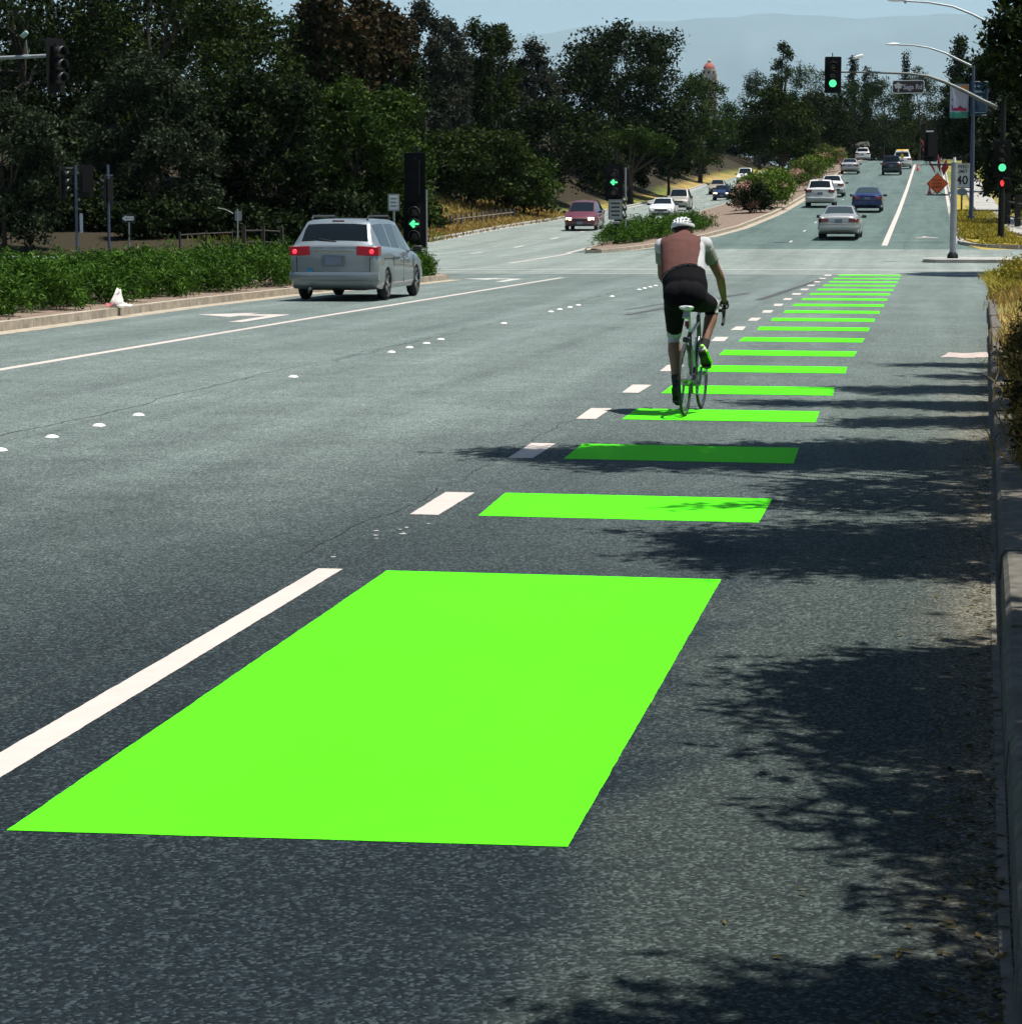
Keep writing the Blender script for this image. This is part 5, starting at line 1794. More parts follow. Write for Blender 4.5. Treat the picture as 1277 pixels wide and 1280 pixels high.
# second work sign farther up
s5 = at(1157, 205, 290)
w2 = empty('flag_stand', (s5.x, 290, float(zB(s5.x, 290))), 0, 'far red flag stand beside the bike lane near the crest', 'flag stand')
MB().tube([(0, 0, 0), (0, 0, 3.0)], .05, 8).build('mast', M['steel'], w2)
for s, t in ((-1, -.5), (1, -.5), (0, .7)): MB().tube([(0, 0, .4), (s * .6, t, .02)], .03, 6).build('stand_leg', M['blackmetal'], w2)
MB().prism([(-.45, 1.75), (0, 2.2), (.45, 1.75), (0, 1.3)], 'Y', -.06, -.05).build('panel', orng, w2)
flag(w2, Vector((0, 0, 2.2)), .6, .35, 1.3)
flag(w2, Vector((0, 0, 2.2)), -.45, .5, 1.3)
# -- arrow signal on the far median tip
a1 = at(769, 318, 110)
az = float(zB(a1.x, 110)) + .15
as_ = empty('arrow_signal', (a1.x, 110, az), 0, 'black left arrow signal with white plaque on the far median tip', 'traffic signal')
MB().tube([(0, 0, -.05), (0, 0, 4.1)], .06, 10).tube([(0, 0, -.05), (0, 0, .12)], .14, 10).build('pole', M['blackmetal'], as_, 60)
MB().tube([(.35, .5, -.05), (.35, .5, 3.3)], .045, 8).build('second_pole', M['steel'], as_, 60)
h1 = rel(768, 228, 110, as_)
head(as_, (h1.x, -.22, h1.z), R(3), 1, True, sc=1.08)
h2 = rel(774, 262, 110.4, as_)
head(as_, (h2.x, .3, h2.z), R(90), None, False, .95, True)
pq = rel(769, 262, 109.7, as_)
pl = empty('turn_plaque', (pq.x, -.33, pq.z))
pl.parent = as_
MB().prism(rrect(.62, .86, .04), 'Y', -.012, 0).build('panel', mat('grey_white_plaque', (.30, .33, .32), .6, var=.1), pl)
outline_frame('border', rrect(.58, .82, .03), (.94, .96), -.015, M['signblack'], pl)
for k in range(4): MB().box((0, -.014, .27 - .17 * k), (.4 - .05 * (k % 2), .004, .07)).build('printed_line', M['signblack'], pl)
MB().box((.03, -.09, .95), (.3, .06, .1)).build('collar', M['steel'], as_, 30, .01)
rk = MB().ball((0, 0, .04), (.22, .16, .10), 9, 5, -.3)
tag(rk.build('stone', mat('dark_stone', (.06, .07, .07), .9, var=.3), None, 50, 0, (a1.x - .72, 107.0, float(zB(a1.x, 107)) + .01)), 'dark stone lying before the far median tip', 'stone')

# -- arrow signal on the near median nose
a2 = at(521, 345, 70.5)
b2 = empty('arrow_signal', (a2.x, 70.5, .14), 0, 'black left arrow signal on the near median nose right of the minivan', 'traffic signal')
MB().tube([(0, .1, -.05), (0, .1, 3.6)], .06, 10).build('pole', M['blackmetal'], b2, 60)
h1 = rel(520, 222, 70.5, b2)
head(b2, (h1.x, -.12, h1.z), R(170), None, sc=.93)
h2 = rel(519, 283, 70.5, b2)
head(b2, (h2.x, -.1, h2.z + .07), R(6), 1, True, sc=.93)
MB().tube([(.22, .3, -.05), (.22, .3, 2.4)], .03, 8).build('conduit', M['steel'], b2)
a3 = at(492, 262, 69.5)
sg = empty('plaque_sign', (a3.x, 69.5, .14), 0, 'small pale plaque on a thin post behind the minivan roof', 'sign')
c = rel(492, 253, 69.5, sg)
MB().tube([(0, .03, -.1), (0, .03, c.z + .2)], .03, 8).build('post', M['steel'], sg)
MB().prism(rrect(.31, .46, .03), 'Y', -.01, 0).build('panel', M['signwhite'], sg, loc=c)
outline_frame('border', rrect(.29, .44, .03), (.9, .93), -.014, M['signblack'], sg).location = c
for k in range(3): MB().box((c.x, -.014, c.z + .1 - .1 * k), (.18, .004, .04)).build('printed_line', M['signback'], sg)

# -- mast arm from the left edge
ml = at(-60, 300, 64)
lm_ = empty('signal_mast', (ml.x - 4.6, 64, .0), 0, 'grey mast arm reaching in from the left edge with a black signal head', 'traffic signal')
p0 = rel(-60, 74, 64, lm_)
MB().tube([(0, 0, -.1), (0, 0, 7)], [.15, .1], 12).build('pole', M['steel'], lm_, 60)
pe = rel(62, 69.5, 64, lm_)
MB().tube([(0, 0, 5.0), p0, rel(0, 72.5, 64, lm_), pe], [.1, .07, .05, .045], 8).build('mast_arm', M['steel'], lm_, 60)
hd = rel(72, 82, 64, lm_)
head(lm_, (hd.x, -.06, hd.z), R(62), None, sc=.93)
cp = rel(31, 43, 64, lm_)
MB().tube([rel(35, 71, 64, lm_), rel(33, 50, 64, lm_)], .014, 6).build('camera_post', M['steel'], lm_)
MB().box(cp, (.2, .12, .1), 0, 0, R(-40)).build('video_detector', mat('pale_teal_casing', (.25, .4, .36), .5), lm_, 30, .02)
MB().box(rel(34, 70, 64, lm_), (.14, .1, .06)).build('clamp', M['signwhite'], lm_, 30, .01)

# -- signal posts at the left corner
for lab, px, Y, hs in (('left signal post with white plaque and two black heads above the hedge', 97, 107, ((80, 228, 80), (108, 226, 200))), ('thin left signal post with one black head right of the plaque post', 137, 108.5, ((135, 238, 250),))):
    p = at(px, 322, Y)
    r_ = empty('signal_post', (p.x, Y, float(zT(p.x, Y))), 0, lab, 'traffic signal', 'signal posts at the left corner')
    tz = rel(px, 206, Y, r_).z
    MB().tube([(0, 0, -.05), (0, 0, tz)], .065, 10).build('pole', M['bluepole'], r_, 60)
    for hx, hy, rot in hs:
        q_ = rel(hx, hy, Y, r_)
        head(r_, q_, R(rot), None, sc=.93)
        MB().tube([(0, 0, q_.z + .62), (q_.x, 0, q_.z + .62)], .03, 6).build('bracket', M['blackmetal'], r_)
    if Y == 107:
        q_ = rel(101, 279, 106.8, r_)
        MB().prism(rrect(.14, .84, .02), 'Y', -.1, -.09).build('plaque', mat('pale_grey_plaque', (.36, .40, .42), .6), r_, loc=(q_.x, 0, q_.z))
        q_ = rel(85, 210, 106.8, r_)
    else:
        q_ = rel(135, 219, 108.3, r_)
    MB().box((q_.x + .1, -.3, q_.z), (.28, .03, .05)).build('pale_strip', M['signback'], r_)

# -- one way sign
o1 = at(162, 326, 108)
ow = empty('one_way_sign', (o1.x, 108, float(zT(o1.x, 108))), 0, 'small one way arrow sign pointing left on a thin post above the hedge', 'sign')
c = rel(161, 273, 108, ow)
MB().tube([(0, .03, -.1), (.0, .03, c.z + .1)], .035, 8).build('post', M['steel'], ow)
MB().prism(rrect(.60, .36, .03), 'Y', -.01, 0).build('panel', M['signblack'], ow, loc=c)
arr = [(-.29, 0), (-.12, .13), (-.12, .085), (.22, .085), (.26, 0), (.22, -.085), (-.12, -.085), (-.12, -.13)]
MB().prism(arr, 'Y', -.016, -.011).build('arrow', M['signwhite'], ow, loc=c)
text_mesh('ONE WAY', .095, 'lettering', M['signblack'], ow, (c.x + .05, -.019, c.z), bold=.002)

# -- sign seen from behind
o2 = at(298, 320, 108)
sb = empty('sign_back', (o2.x, 108, float(zT(o2.x, 108))), 0, 'grey back of a small sign on a post left of the minivan', 'sign')
c = rel(298, 270, 108, sb)
MB().tube([(0, -.03, -.1), (0, -.03, c.z + .3)], .03, 8).build('post', M['steel'], sb)
MB().prism(rrect(.30, .42, .03), 'Y', 0, .012).build('panel', M['signback'], sb, loc=c)
MB().tube([(-.9, .02, c.z + .35), (-.55, .02, c.z + .28), (-.2, .02, c.z + .1)], .02, 6).build('bracket', M['signback'], sb)


# -- fences
def fence(name, label, px0, px1, py, Y0, Y1, h, n, rails, mt, pw=.1):
    a, b = at(px0, py, Y0), at(px1, py, Y1)
    root = empty(name, (a.x, a.y, 0), 0, label, 'fence')
    P = []
    for k in range(n):
        t = k / (n - 1)
        x, y = a.x + (b.x - a.x) * t, Y0 + (Y1 - Y0) * t
        z = float(zT(x, y))
        P.append(Vector((x - a.x, y - a.y, z)))
        MB().box((x - a.x, y - a.y, z + h / 2 - .15), (pw, pw, h + .3), random.uniform(-.1, .1), random.uniform(-.03, .03)).build('post', mt, root)
    for r_ in rails:
        for p, q_ in zip(P, P[1:]):
            MB().tube([p + Vector((0, .02, r_)), q_ + Vector((0, .02, r_))], .045, 6).build('rail', mt, root)
    return root


random.seed(14)
fence('slatted_fence', 'pale post fence along the top of the left bank', 563, 642, 268, 150, 172, .85, 14, (.55,), M['wood'], .14)
fence('rail_fence', 'weathered rail fence in the shade left of the minivan', 305, 352, 300, 108, 110, 1.25, 3, (.55, 1.05), M['wooddark'], .16)  # fences behind the hedge: dark wood puts their shade into the colour
fence('long_rail', 'grey rail in the deep shade behind the one way sign', 225, 290, 300, 109, 112, .9, 3, (.75,), M['wooddark'], .08)
fence('dark_fence', 'dark wooden fence right of the far sidewalk', 1259, 1300, 240, 128, 118, 1.6, 4, (.5, 1.2), M['wooddark'], .28)

# -- litter on the near median kerb, low pale mound at the right gutter
lp = Vector((-14.72, 45.3, .16))
lit = empty('litter', lp, .4, 'crumpled white paper litter on the median kerb under the hedge', 'litter')
random.seed(6)
for k, (dx, dz, s) in enumerate(((.02, .17, .30), (.14, .04, .26), (-.14, .05, .16))):
    v, f = [], []
    for j in range(4):
        for i in range(4):
            tp = 1 - .75 * j / 3 if k == 0 else 1
            v.append((dx + (i / 3 - .5) * s * tp + .06 * j / 3, random.uniform(-.05, .05) - .1 * k + .05 * j, dz + (j / 3 - .5) * s * (1.15 if k == 0 else .25) + random.uniform(-.03, .03)))
    for j in range(3):
        for i in range(3): f.append((j * 4 + i, j * 4 + i + 1, j * 4 + i + 5, j * 4 + i + 4))
    o = MB().add(v, f).build('paper_sheet', mat('dirty_white_paper', (.6, .57, .53), .8, var=.15) if k < 2 else mat('red_wrapper', (.35, .08, .09), .7), lit)
    o.modifiers.new('thick', 'SOLIDIFY').thickness = .004
sv = MB()
rows_ = []
for j in range(5):
    t = j / 4
    rows_.append([(.15 + .62 * u + (.12 * t if u == 0 else 0), 33.75 + 1.15 * t + .1 * math.sin(u * 9), .005 + .035 * math.sin(math.pi * t) * u) for u in [i / 6 for i in range(7)]])
v = [p for r_ in rows_ for p in r_]
sv.add(v, [(j * 7 + i, j * 7 + i + 1, j * 7 + i + 8, j * 7 + i + 7) for j in range(4) for i in range(6)])
tag(sv.build('gutter_mound', mat('pink_white_mound', (.42, .34, .30), .95, var=.2, vscale=8), None, 60), 'low pale pinkish mound in the right gutter', 'sand', kind='stuff')

# -- tower with domed top far behind the trees
tw = at(886, 73, 1500)
tower = empty('domed_tower', (tw.x, 1500, 9), 0, 'distant pale tower with red dome showing above the trees', 'tower')
Ht = tw.z - 9
cw = 3.3
stone_ = mat('pale_tower_stone', (.42, .38, .33), .9, var=.1, vscale=.3)
MB().box((0, 0, (Ht - 9) / 2 - 2), (9.5, 9.5, Ht - 5)).build('shaft', stone_, tower)
oct_ = lambda r_, z_: [(r_ * math.cos(R(22.5 + 45 * k)), r_ * math.sin(R(22.5 + 45 * k)), z_) for k in range(8)]
MB().loft([oct_(cw * 1.25, Ht - 11), oct_(cw * 1.25, Ht - 7.2), oct_(cw * 1.4, Ht - 7.2), oct_(cw * 1.4, Ht - 6.7), oct_(cw, Ht - 6.7), oct_(cw, Ht - 6.0)]).build('belfry', stone_, tower)
for k in range(8):
    a = R(45 * k)
    MB().box((math.cos(a) * cw * 1.155, math.sin(a) * cw * 1.155, Ht - 9), (.12, 1.1, 2.8), a).build('belfry_opening', M['black'], tower)
MB().loft([oct_(cw * q_, Ht - 6.0 + z_) for q_, z_ in ((1.08, 0), (1.05, .8), (.95, 1.6), (.75, 2.5), (.5, 3.2), (.3, 3.6))]).build('dome', mat('red_tile_dome', (.30, .075, .05), .8, var=.2, vscale=1), tower, 40)
MB().loft([oct_(cw * q_, Ht - 2.4 + z_) for q_, z_ in ((.28, 0), (.28, 1.1), (.36, 1.15), (.22, 1.6), (.05, 2.4))]).build('lantern', stone_, tower, 40)

# ------------------------------------------------------------------ cyclist and bicycle
BIKE = (-2.2, 23.45, .0045)
BROT = R(-3.6)
bike = empty('bicycle', BIKE, BROT, 'black and white road bicycle ridden along the green striped lane', 'bicycle')
M['bikeblack'] = mat('gloss_black_frame', (.012, .012, .014), .3, coat=.6)
M['bikewhite'] = mat('white_frame_paint', (.62, .62, .62), .35, coat=.5)
M['alloy'] = mat('brushed_alloy', (.35, .35, .36), .35, .9)
M['tape'] = mat('black_bar_tape', (.012, .012, .013), .8)
rw, fw, bb = Vector((0, 0, .338)), Vector((0, 1.0, .338)), Vector((0, .41, .27))
for nm, c in (('rear_wheel', rw), ('front_wheel', fw)):
    wh = empty(nm, c)
    wh.parent = bike
    MB().ring((0, 0, 0), .324, .0135, 'X', 48, 8).build('tyre', M['tyre'], wh, 60)
    MB().ring((0, 0, 0), .300, .013, 'X', 48, 6, .009).build('rim', M['bikeblack'], wh, 60)
    MB().tube([(-.05, 0, 0), (.05, 0, 0)], .02, 10).build('hub', M['alloy'], wh, 60)
    sp = MB()
    for k in range(20):
        a = 2 * math.pi * k / 20
        s = 1 if k % 2 else -1
        sp.tube([(s * .028, .02 * math.cos(a + s), .02 * math.sin(a + s)), (0, .29 * math.cos(a), .29 * math.sin(a))], .0012, 4)
    sp.build('spokes', M['alloy'], wh)
seat_top = Vector((0, .20, .95))
st_cl = bb.lerp(seat_top, .73)
hd_t, hd_b = Vector((0, .775, .86)), Vector((0, .825, .70))
fr = MB()
fr.tube([bb, st_cl], .0165, 10).tube([st_cl - Vector((0, 0, .03)), hd_t - Vector((0, 0, .03))], .0165, 10).tube([hd_b, bb], .021, 10).tube([hd_t + Vector((0, -.005, .02)), hd_b], .021, 10)
for s in (-1, 1):
    fr.tube([bb + Vector((s * .02, 0, 0)), rw + Vector((s * .065, 0, 0))], .010, 8)
    fr.tube([st_cl + Vector((s * .01, 0, -.02)), rw + Vector((s * .065, 0, 0))], .008, 8)
fr.build('frame', M['bikeblack'], bike, 60)
fk_ = MB()
for s in (-1, 1): fk_.tube([hd_b + Vector((s * .02, 0, -.01)), Vector((s * .045, .86, .6)), fw + Vector((s * .05, 0, 0))], [.014, .013, .009], 8)
fk_.build('fork', M['bikewhite'], bike, 60)
MB().tube([st_cl, seat_top], .0137, 10).build('seat_post', M['bikewhite'], bike, 60)
# saddle
rings = []
for y, w_, z_, t_ in ((-.02, .04, 1.0, .02), (.0, .068, 1.002, .03), (.05, .07, 1.0, .036), (.11, .055, .992, .034), (.18, .026, .988, .03), (.25, .02, .988, .028), (.275, .012, .985, .015)):
    rings.append([(w_ * math.cos(a), y + .03, z_ + t_ * math.sin(a) * (.5 if math.sin(a) > 0 else 1.0)) for a in [2 * math.pi * k / 14 for k in range(14)]])
MB().loft(rings).build('saddle', M['bikewhite'], bike, 60)
sr = MB()
for s in (-1, 1): sr.tube([(s * .035, .04, .975), (s * .02, .12, .955), (s * .02, .2, .955), (0, .28, .975)], .0035, 6)
sr.build('saddle_rails', M['alloy'], bike, 60)
MB().tube([(0, .06, .96), (0, .035, .90)], [.028, .036], 8, flat=.7).build('saddle_bag', mat('grey_saddle_bag', (.32, .34, .34), .7), bike, 60)
MB().tube([(0, .12, .80), (0, .115, .86)], .012, 8).box((0, .105, .845), (.04, .03, .05)).build('rear_light', M['taildark'], bike, 60)
# stem, drop bar, hoods
bar = MB()
bar.tube([hd_t + Vector((0, 0, .03)), Vector((0, .87, .935))], .017, 8)
bar.build('stem', M['bikeblack'], bike, 60)
hb = MB()
for s in (-1, 1):
    hb.tube([(0, .875, .94), (s * .14, .875, .94), (s * .195, .885, .94), (s * .21, .93, .938), (s * .212, .965, .915), (s * .214, .972, .875), (s * .216, .945, .835), (s * .218, .89, .815), (s * .22, .845, .812)], .0155, 8)
hb.build('handlebar', M['tape'], bike, 60)
for s in (-1, 1):
    h_ = MB().tube([(s * .211, .94, .945), (s * .212, .99, .955), (s * .213, 1.03, .985), (s * .213, 1.04, 1.01)], [.017, .019, .018, .012], 8).build('brake_hood', M['tape'], bike, 60)
    MB().tube([(s * .214, 1.035, .985), (s * .215, 1.04, .93), (s * .216, 1.015, .86)], [.008, .008, .006], 6).build('brake_lever', M['bikeblack'], bike, 60)
# crank set, chain, brakes, bottle
CA = R(20)                        # right crank just past the top
pr = bb + Vector((.10, .17 * math.sin(CA), .17 * math.cos(CA)))
pl_ = bb + Vector((-.10, -.17 * math.sin(CA), -.17 * math.cos(CA)))
ck = MB()
ck.tube([bb + Vector((.075, 0, 0)), pr + Vector((-.02, 0, 0))], .012, 8).tube([bb + Vector((-.075, 0, 0)), pl_ + Vector((.02, 0, 0))], .012, 8).tube([bb + Vector((-.08, 0, 0)), bb + Vector((.08, 0, 0))], .02, 10)
ck.build('crank', M['alloy'], bike, 60)
MB().ring(bb + Vector((.05, 0, 0)), .095, .006, 'X', 32, 6, .003).ring(bb + Vector((.05, 0, 0)), .06, .006, 'X', 24, 6, .003).build('chainring', M['alloy'], bike, 60)
MB().tube([bb + Vector((.05, 0, .098)), rw + Vector((.05, 0, .045))], .005, 6).tube([bb + Vector((.05, 0, -.098)), rw + Vector((.05, .03, -.12))], .005, 6).build('chain', M['tar'], bike, 60)
MB().tube([rw + Vector((.035, 0, 0)), rw + Vector((.06, 0, 0))], [.055, .03], 16).build('cassette', M['alloy'], bike, 60)
MB().tube([rw + Vector((.06, .01, -.03)), rw + Vector((.06, .03, -.12))], .014, 8).build('derailleur', M['bikeblack'], bike, 60)
for p, s in ((pr, 1), (pl_, -1)): MB().box(p + Vector((s * .03, 0, 0)), (.08, .07, .018)).build('pedal', M['bikeblack'], bike, 30, .005)
MB().box((0, .075, .70), (.07, .05, .05)).build('rear_brake', M['bikeblack'], bike, 30, .01)
MB().box((0, .86, .68), (.06, .05, .05)).build('front_brake', M['bikeblack'], bike, 30, .01)
MB().tube([(0, .40, .44), (0, .36, .56), (0, .35, .60), (0, .345, .63)], [.037, .037, .02, .02], 12).build('water_bottle', mat('pale_bottle', (.45, .55, .58), .4), bike, 60)

# --- the person: one continuous body grown from tapered limbs and fused
person = empty('person', BIKE, BROT, 'cyclist in brown vest, black shorts and white helmet riding away on a road bicycle', 'person')
M['skin'] = mat('tanned_skin', (.20, .095, .058), .55, var=.08, vscale=8)
hipL, hipR = Vector((-.125, .20, 1.06)), Vector((.065, .20, 1.06))
kneL, ankL = Vector((-.19, .53, .71)), Vector((-.135, .345, .255))
kneR, ankR = Vector((.165, .63, 1.0)), Vector((.115, .36, .60))
shL, shR = Vector((-.31, .565, 1.545)), Vector((.085, .565, 1.56))
elL, elR = Vector((-.34, .72, 1.27)), Vector((.215, .70, 1.26))
wrL, wrR = Vector((-.225, .945, 1.035)), Vector((.222, .945, 1.03))
ax = [Vector((-.03, .19, 1.03)), Vector((-.035, .20, 1.10)), Vector((-.045, .245, 1.21)), Vector((-.07, .32, 1.33)), Vector((-.09, .41, 1.43)), Vector((-.105, .50, 1.52)), Vector((-.115, .565, 1.585)), Vector((-.12, .60, 1.625))]
wx = [.14, .20, .205, .19, .19, .195, .165, .08]
wd_ = [.09, .135, .14, .125, .125, .12, .095, .06]


def limb(m, pts, rad, n=14):
    m.tube(pts, rad, n)
    for p, r_ in ((pts[0], rad[0]), (pts[-1], rad[-1])): m.ball(p, r_, 10, 6)


B = MB()
rings = []
for i, c in enumerate(ax):
    d = (ax[min(i + 1, 7)] - ax[max(i - 1, 0)]).normalized()
    side = Vector((1, 0, 0))
    nrm = side.cross(d)
    rr = []
    for k in range(20):
        a = 2 * math.pi * k / 20
        ca, sa = math.cos(a), math.sin(a)
        rr.append(c + side * wx[i] * math.copysign(abs(ca) ** .8, ca) + nrm * wd_[i] * math.copysign(abs(sa) ** .9, sa))
    rings.append(rr)
B.loft(rings)
for s, hip, kn, an in ((-1, hipL, kneL, ankL), (1, hipR, kneR, ankR)):
    # buttock, thigh, calf
    B.ball(Vector((-.03 + s * .075, .15, 1.10)), (.125, .12, .135), 14, 9)
    B.ball(Vector((-.03, .135, 1.12)), (.13, .105, .12), 14, 9)
    limb(B, [hip, hip.lerp(kn, .3), hip.lerp(kn, .7), kn], [.105, .098, .075, .06])
    back = Vector((0, -.03, -.0)) if s < 0 else Vector((0, -.02, -.02))
    limb(B, [kn, kn.lerp(an, .28) + back, kn.lerp(an, .55) + back * .5, an], [.056, .062, .048, .036])
    toe = an + (Vector((0, .15, -.115)) if s < 0 else Vector((.015, .165, -.125)))
    limb(B, [an + Vector((0, -.03, -.05)), an.lerp(toe, .5) + Vector((0, .0, -.012)), toe], [.036, .036, .026])
for s, sh, el, wr_ in ((-1, shL, elL, wrL), (1, shR, elR, wrR)):
    B.ball(sh, (.068, .07, .07), 12, 8)
    limb(B, [sh + Vector((-s * .05, -.01, .01)), sh, sh.lerp(el, .5), el], [.062, .062, .05, .042])
    limb(B, [el, el.lerp(wr_, .3), wr_], [.042, .042, .027])
    B.tube([wr_, wr_ + Vector((-s * .002, .045, -.02))], [.027, .024], 10)
# neck and head with face, looking up the road
HC = Vector((-.145, .735, 1.69))
B.tube([(-.118, .585, 1.60), (-.13, .65, 1.645), HC + Vector((0, -.02, -.02))], [.066, .058, .06], 14)
B.ball(HC, (.076, .098, .108), 18, 12)
B.tube([HC + Vector((0, .05, -.04)), HC + Vector((0, .075, -.105))], [.06, .036], 12)            # jaw
B.tube([HC + Vector((0, .088, .012)), HC + Vector((0, .118, -.03)), HC + Vector((0, .10, -.036))], [.012, .018, .014], 8)   # nose
B.tube([HC + Vector((-.05, .082, .03)), HC + Vector((0, .098, .03)), HC + Vector((.05, .082, .03))], .012, 8)   # brow
B.tube([HC + Vector((-.022, .095, -.068)), HC + Vector((.022, .095, -.068))], .009, 8)           # lips
for s in (-1, 1): B.ball(HC + Vector((s * .08, -.012, -.012)), (.012, .026, .036), 10, 6)          # ears
tmp = B.build('tmp_body', None, None, 60)
rm_ = tmp.modifiers.new('remesh', 'REMESH')
rm_.mode = 'VOXEL'
rm_.voxel_size = .011
sm_ = tmp.modifiers.new('smooth', 'SMOOTH')
sm_.factor = .5
sm_.iterations = 5
dg = bpy.context.evaluated_depsgraph_get()
bme = bpy.data.meshes.new_from_object(tmp.evaluated_get(dg))
bpy.data.objects.remove(tmp)
bme.name = 'body'
bme.materials.clear()
bme.polygons.foreach_set('use_smooth', [True] * len(bme.polygons))
link('body', bme, M['skin'], person)

nv = len(bme.vertices)
co = np.empty(nv * 3, np.float32); bme.vertices.foreach_get('co', co); co = co.reshape(-1, 3)
no = np.empty(nv * 3, np.float32); bme.vertex_normals.foreach_get('vector', no); no = no.reshape(-1, 3)
polys = [tuple(p.vertices) for p in bme.polygons]
pc = np.array([co[list(p)].mean(0) for p in polys])
pn_ = np.array([no[list(p)].mean(0) for p in polys])


def seg(p, a, b):
    a, b = np.array(a), np.array(b)
    t = np.clip(((p - a) @ (b - a)) / ((b - a) @ (b - a)), 0, 1)
    return np.linalg.norm(p - (a + t[:, None] * (b - a)), axis=1), t


bones = dict(torso=(ax[1], ax[6], .15), thL=(hipL, kneL, .09), thR=(hipR, kneR, .09), caL=(kneL, ankL, .05), caR=(kneR, ankR, .05),
             upL=(shL, elL, .055), upR=(shR, elR, .055), foL=(elL, wrL, .04), foR=(elR, wrR, .04), neck=(Vector((-.12, .60, 1.625)), HC, .06),
             ftL=(ankL, ankL + Vector((0, .14, -.11)), .04), ftR=(ankR, ankR + Vector((.01, .15, -.12)), .04), pel=(Vector((-.12, .14, 1.08)), Vector((.06, .14, 1.08)), .12))
bn_ = list(bones)
DT = [seg(pc, *bones[k][:2]) for k in bn_]
near = np.argmin(np.stack([d - bones[k][2] for (d, t), k in zip(DT, bn_)]), 0)
T_ = {k: DT[i][1] for i, k in enumerate(bn_)}
who = np.array(bn_)[near]


def shell(name, mask, off, mt, parent=person, thick=.004):
    idx = np.nonzero(mask)[0]
    used = sorted({v for i in idx for v in polys[i]})
    mp = {v: k for k, v in enumerate(used)}
    me = bpy.data.meshes.new(name)
    me.from_pydata([tuple(co[v] + no[v] * off) for v in used], [], [tuple(mp[v] for v in polys[i]) for i in idx])
    me.polygons.foreach_set('use_smooth', [True] * len(me.polygons))
    me.update()
    o = link(name, me, mt, parent)
    q = o.modifiers.new('thick', 'SOLIDIFY')
    q.thickness = thick
    q.offset = -1
    return o


cloth_black = mat('black_lycra', (.004, .004, .006), .9, spec=.12, var=.15, vscale=12, bump=.2, bscale=40)
cloth_brown = mat('brown_vest_cloth', (.112, .050, .042), .85, spec=.15, var=.12, vscale=7, bump=.8, bscale=9)
cloth_white = mat('white_jersey_cloth', (.46, .47, .48), .85, spec=.15, var=.12, vscale=9, bump=.7, bscale=12)
cloth_grey = mat('grey_green_sleeve_cloth', (.21, .225, .185), .8, var=.1)
tax = (pc - np.array(ax[0])) @ np.array((ax[6] - ax[0]).normalized())      # distance up the spine
x, y, z = pc.T
xs_c = x - np.interp(z, [p.z for p in ax], [p.x for p in ax])
waist = .255 + .035 * np.cos(np.clip(xs_c / .18, -1, 1) * 1.5) + .03 * xs_c / .18
torso = (who == 'torso') | (who == 'pel')
thigh = (who == 'thL') & (T_['thL'] < .82) | (who == 'thR') & (T_['thR'] < .82)
sh_m = ((torso & (tax < .40)) | thigh)
shell('bib_shorts', sh_m, .007, cloth_black)
shell('left_hem', (who == 'thL') & (T_['thL'] >= .80) & (T_['thL'] < .97), .008, cloth_white)
shell('right_hem', (who == 'thR') & (T_['thR'] >= .80) & (T_['thR'] < .90), .008, cloth_white)
arm_up = ((who == 'upR') & (T_['upR'] < .52)) | ((who == 'upL') & (T_['upL'] < .52))
jersey = ((who == 'torso') & (tax > waist - .005)) | arm_up | ((who == 'neck') & (T_['neck'] < .14))
shell('jersey', jersey, .012, cloth_white)
shell('sleeve_panel', arm_up & (pn_[:, 1] < -.1) & (np.where(who == 'upR', T_['upR'], T_['upL']) > .12), .0155, cloth_grey)
vest = (((who == 'torso') & (tax > waist)) | ((who == 'neck') & (T_['neck'] < .12)) | (((who == 'upR') | (who == 'upL')) & (np.where(who == 'upR', T_['upR'], T_['upL']) < .06))) & ((pn_[:, 1] * -.75 + pn_[:, 2] * .6) > .12) & (xs_c > -.2) & (xs_c < .165 - .03 * np.clip((.5 - tax) / .25, 0, 1))
shell('vest', vest, .021, cloth_brown, thick=.008)
MB().prism([(-.013, .0), (.013, 0), (0, .016)], 'Y', -.004, 0).build('vest_emblem', cloth_white, person, loc=(-.115, .225, 1.42)).rotation_euler = (R(-35), 0, 0)
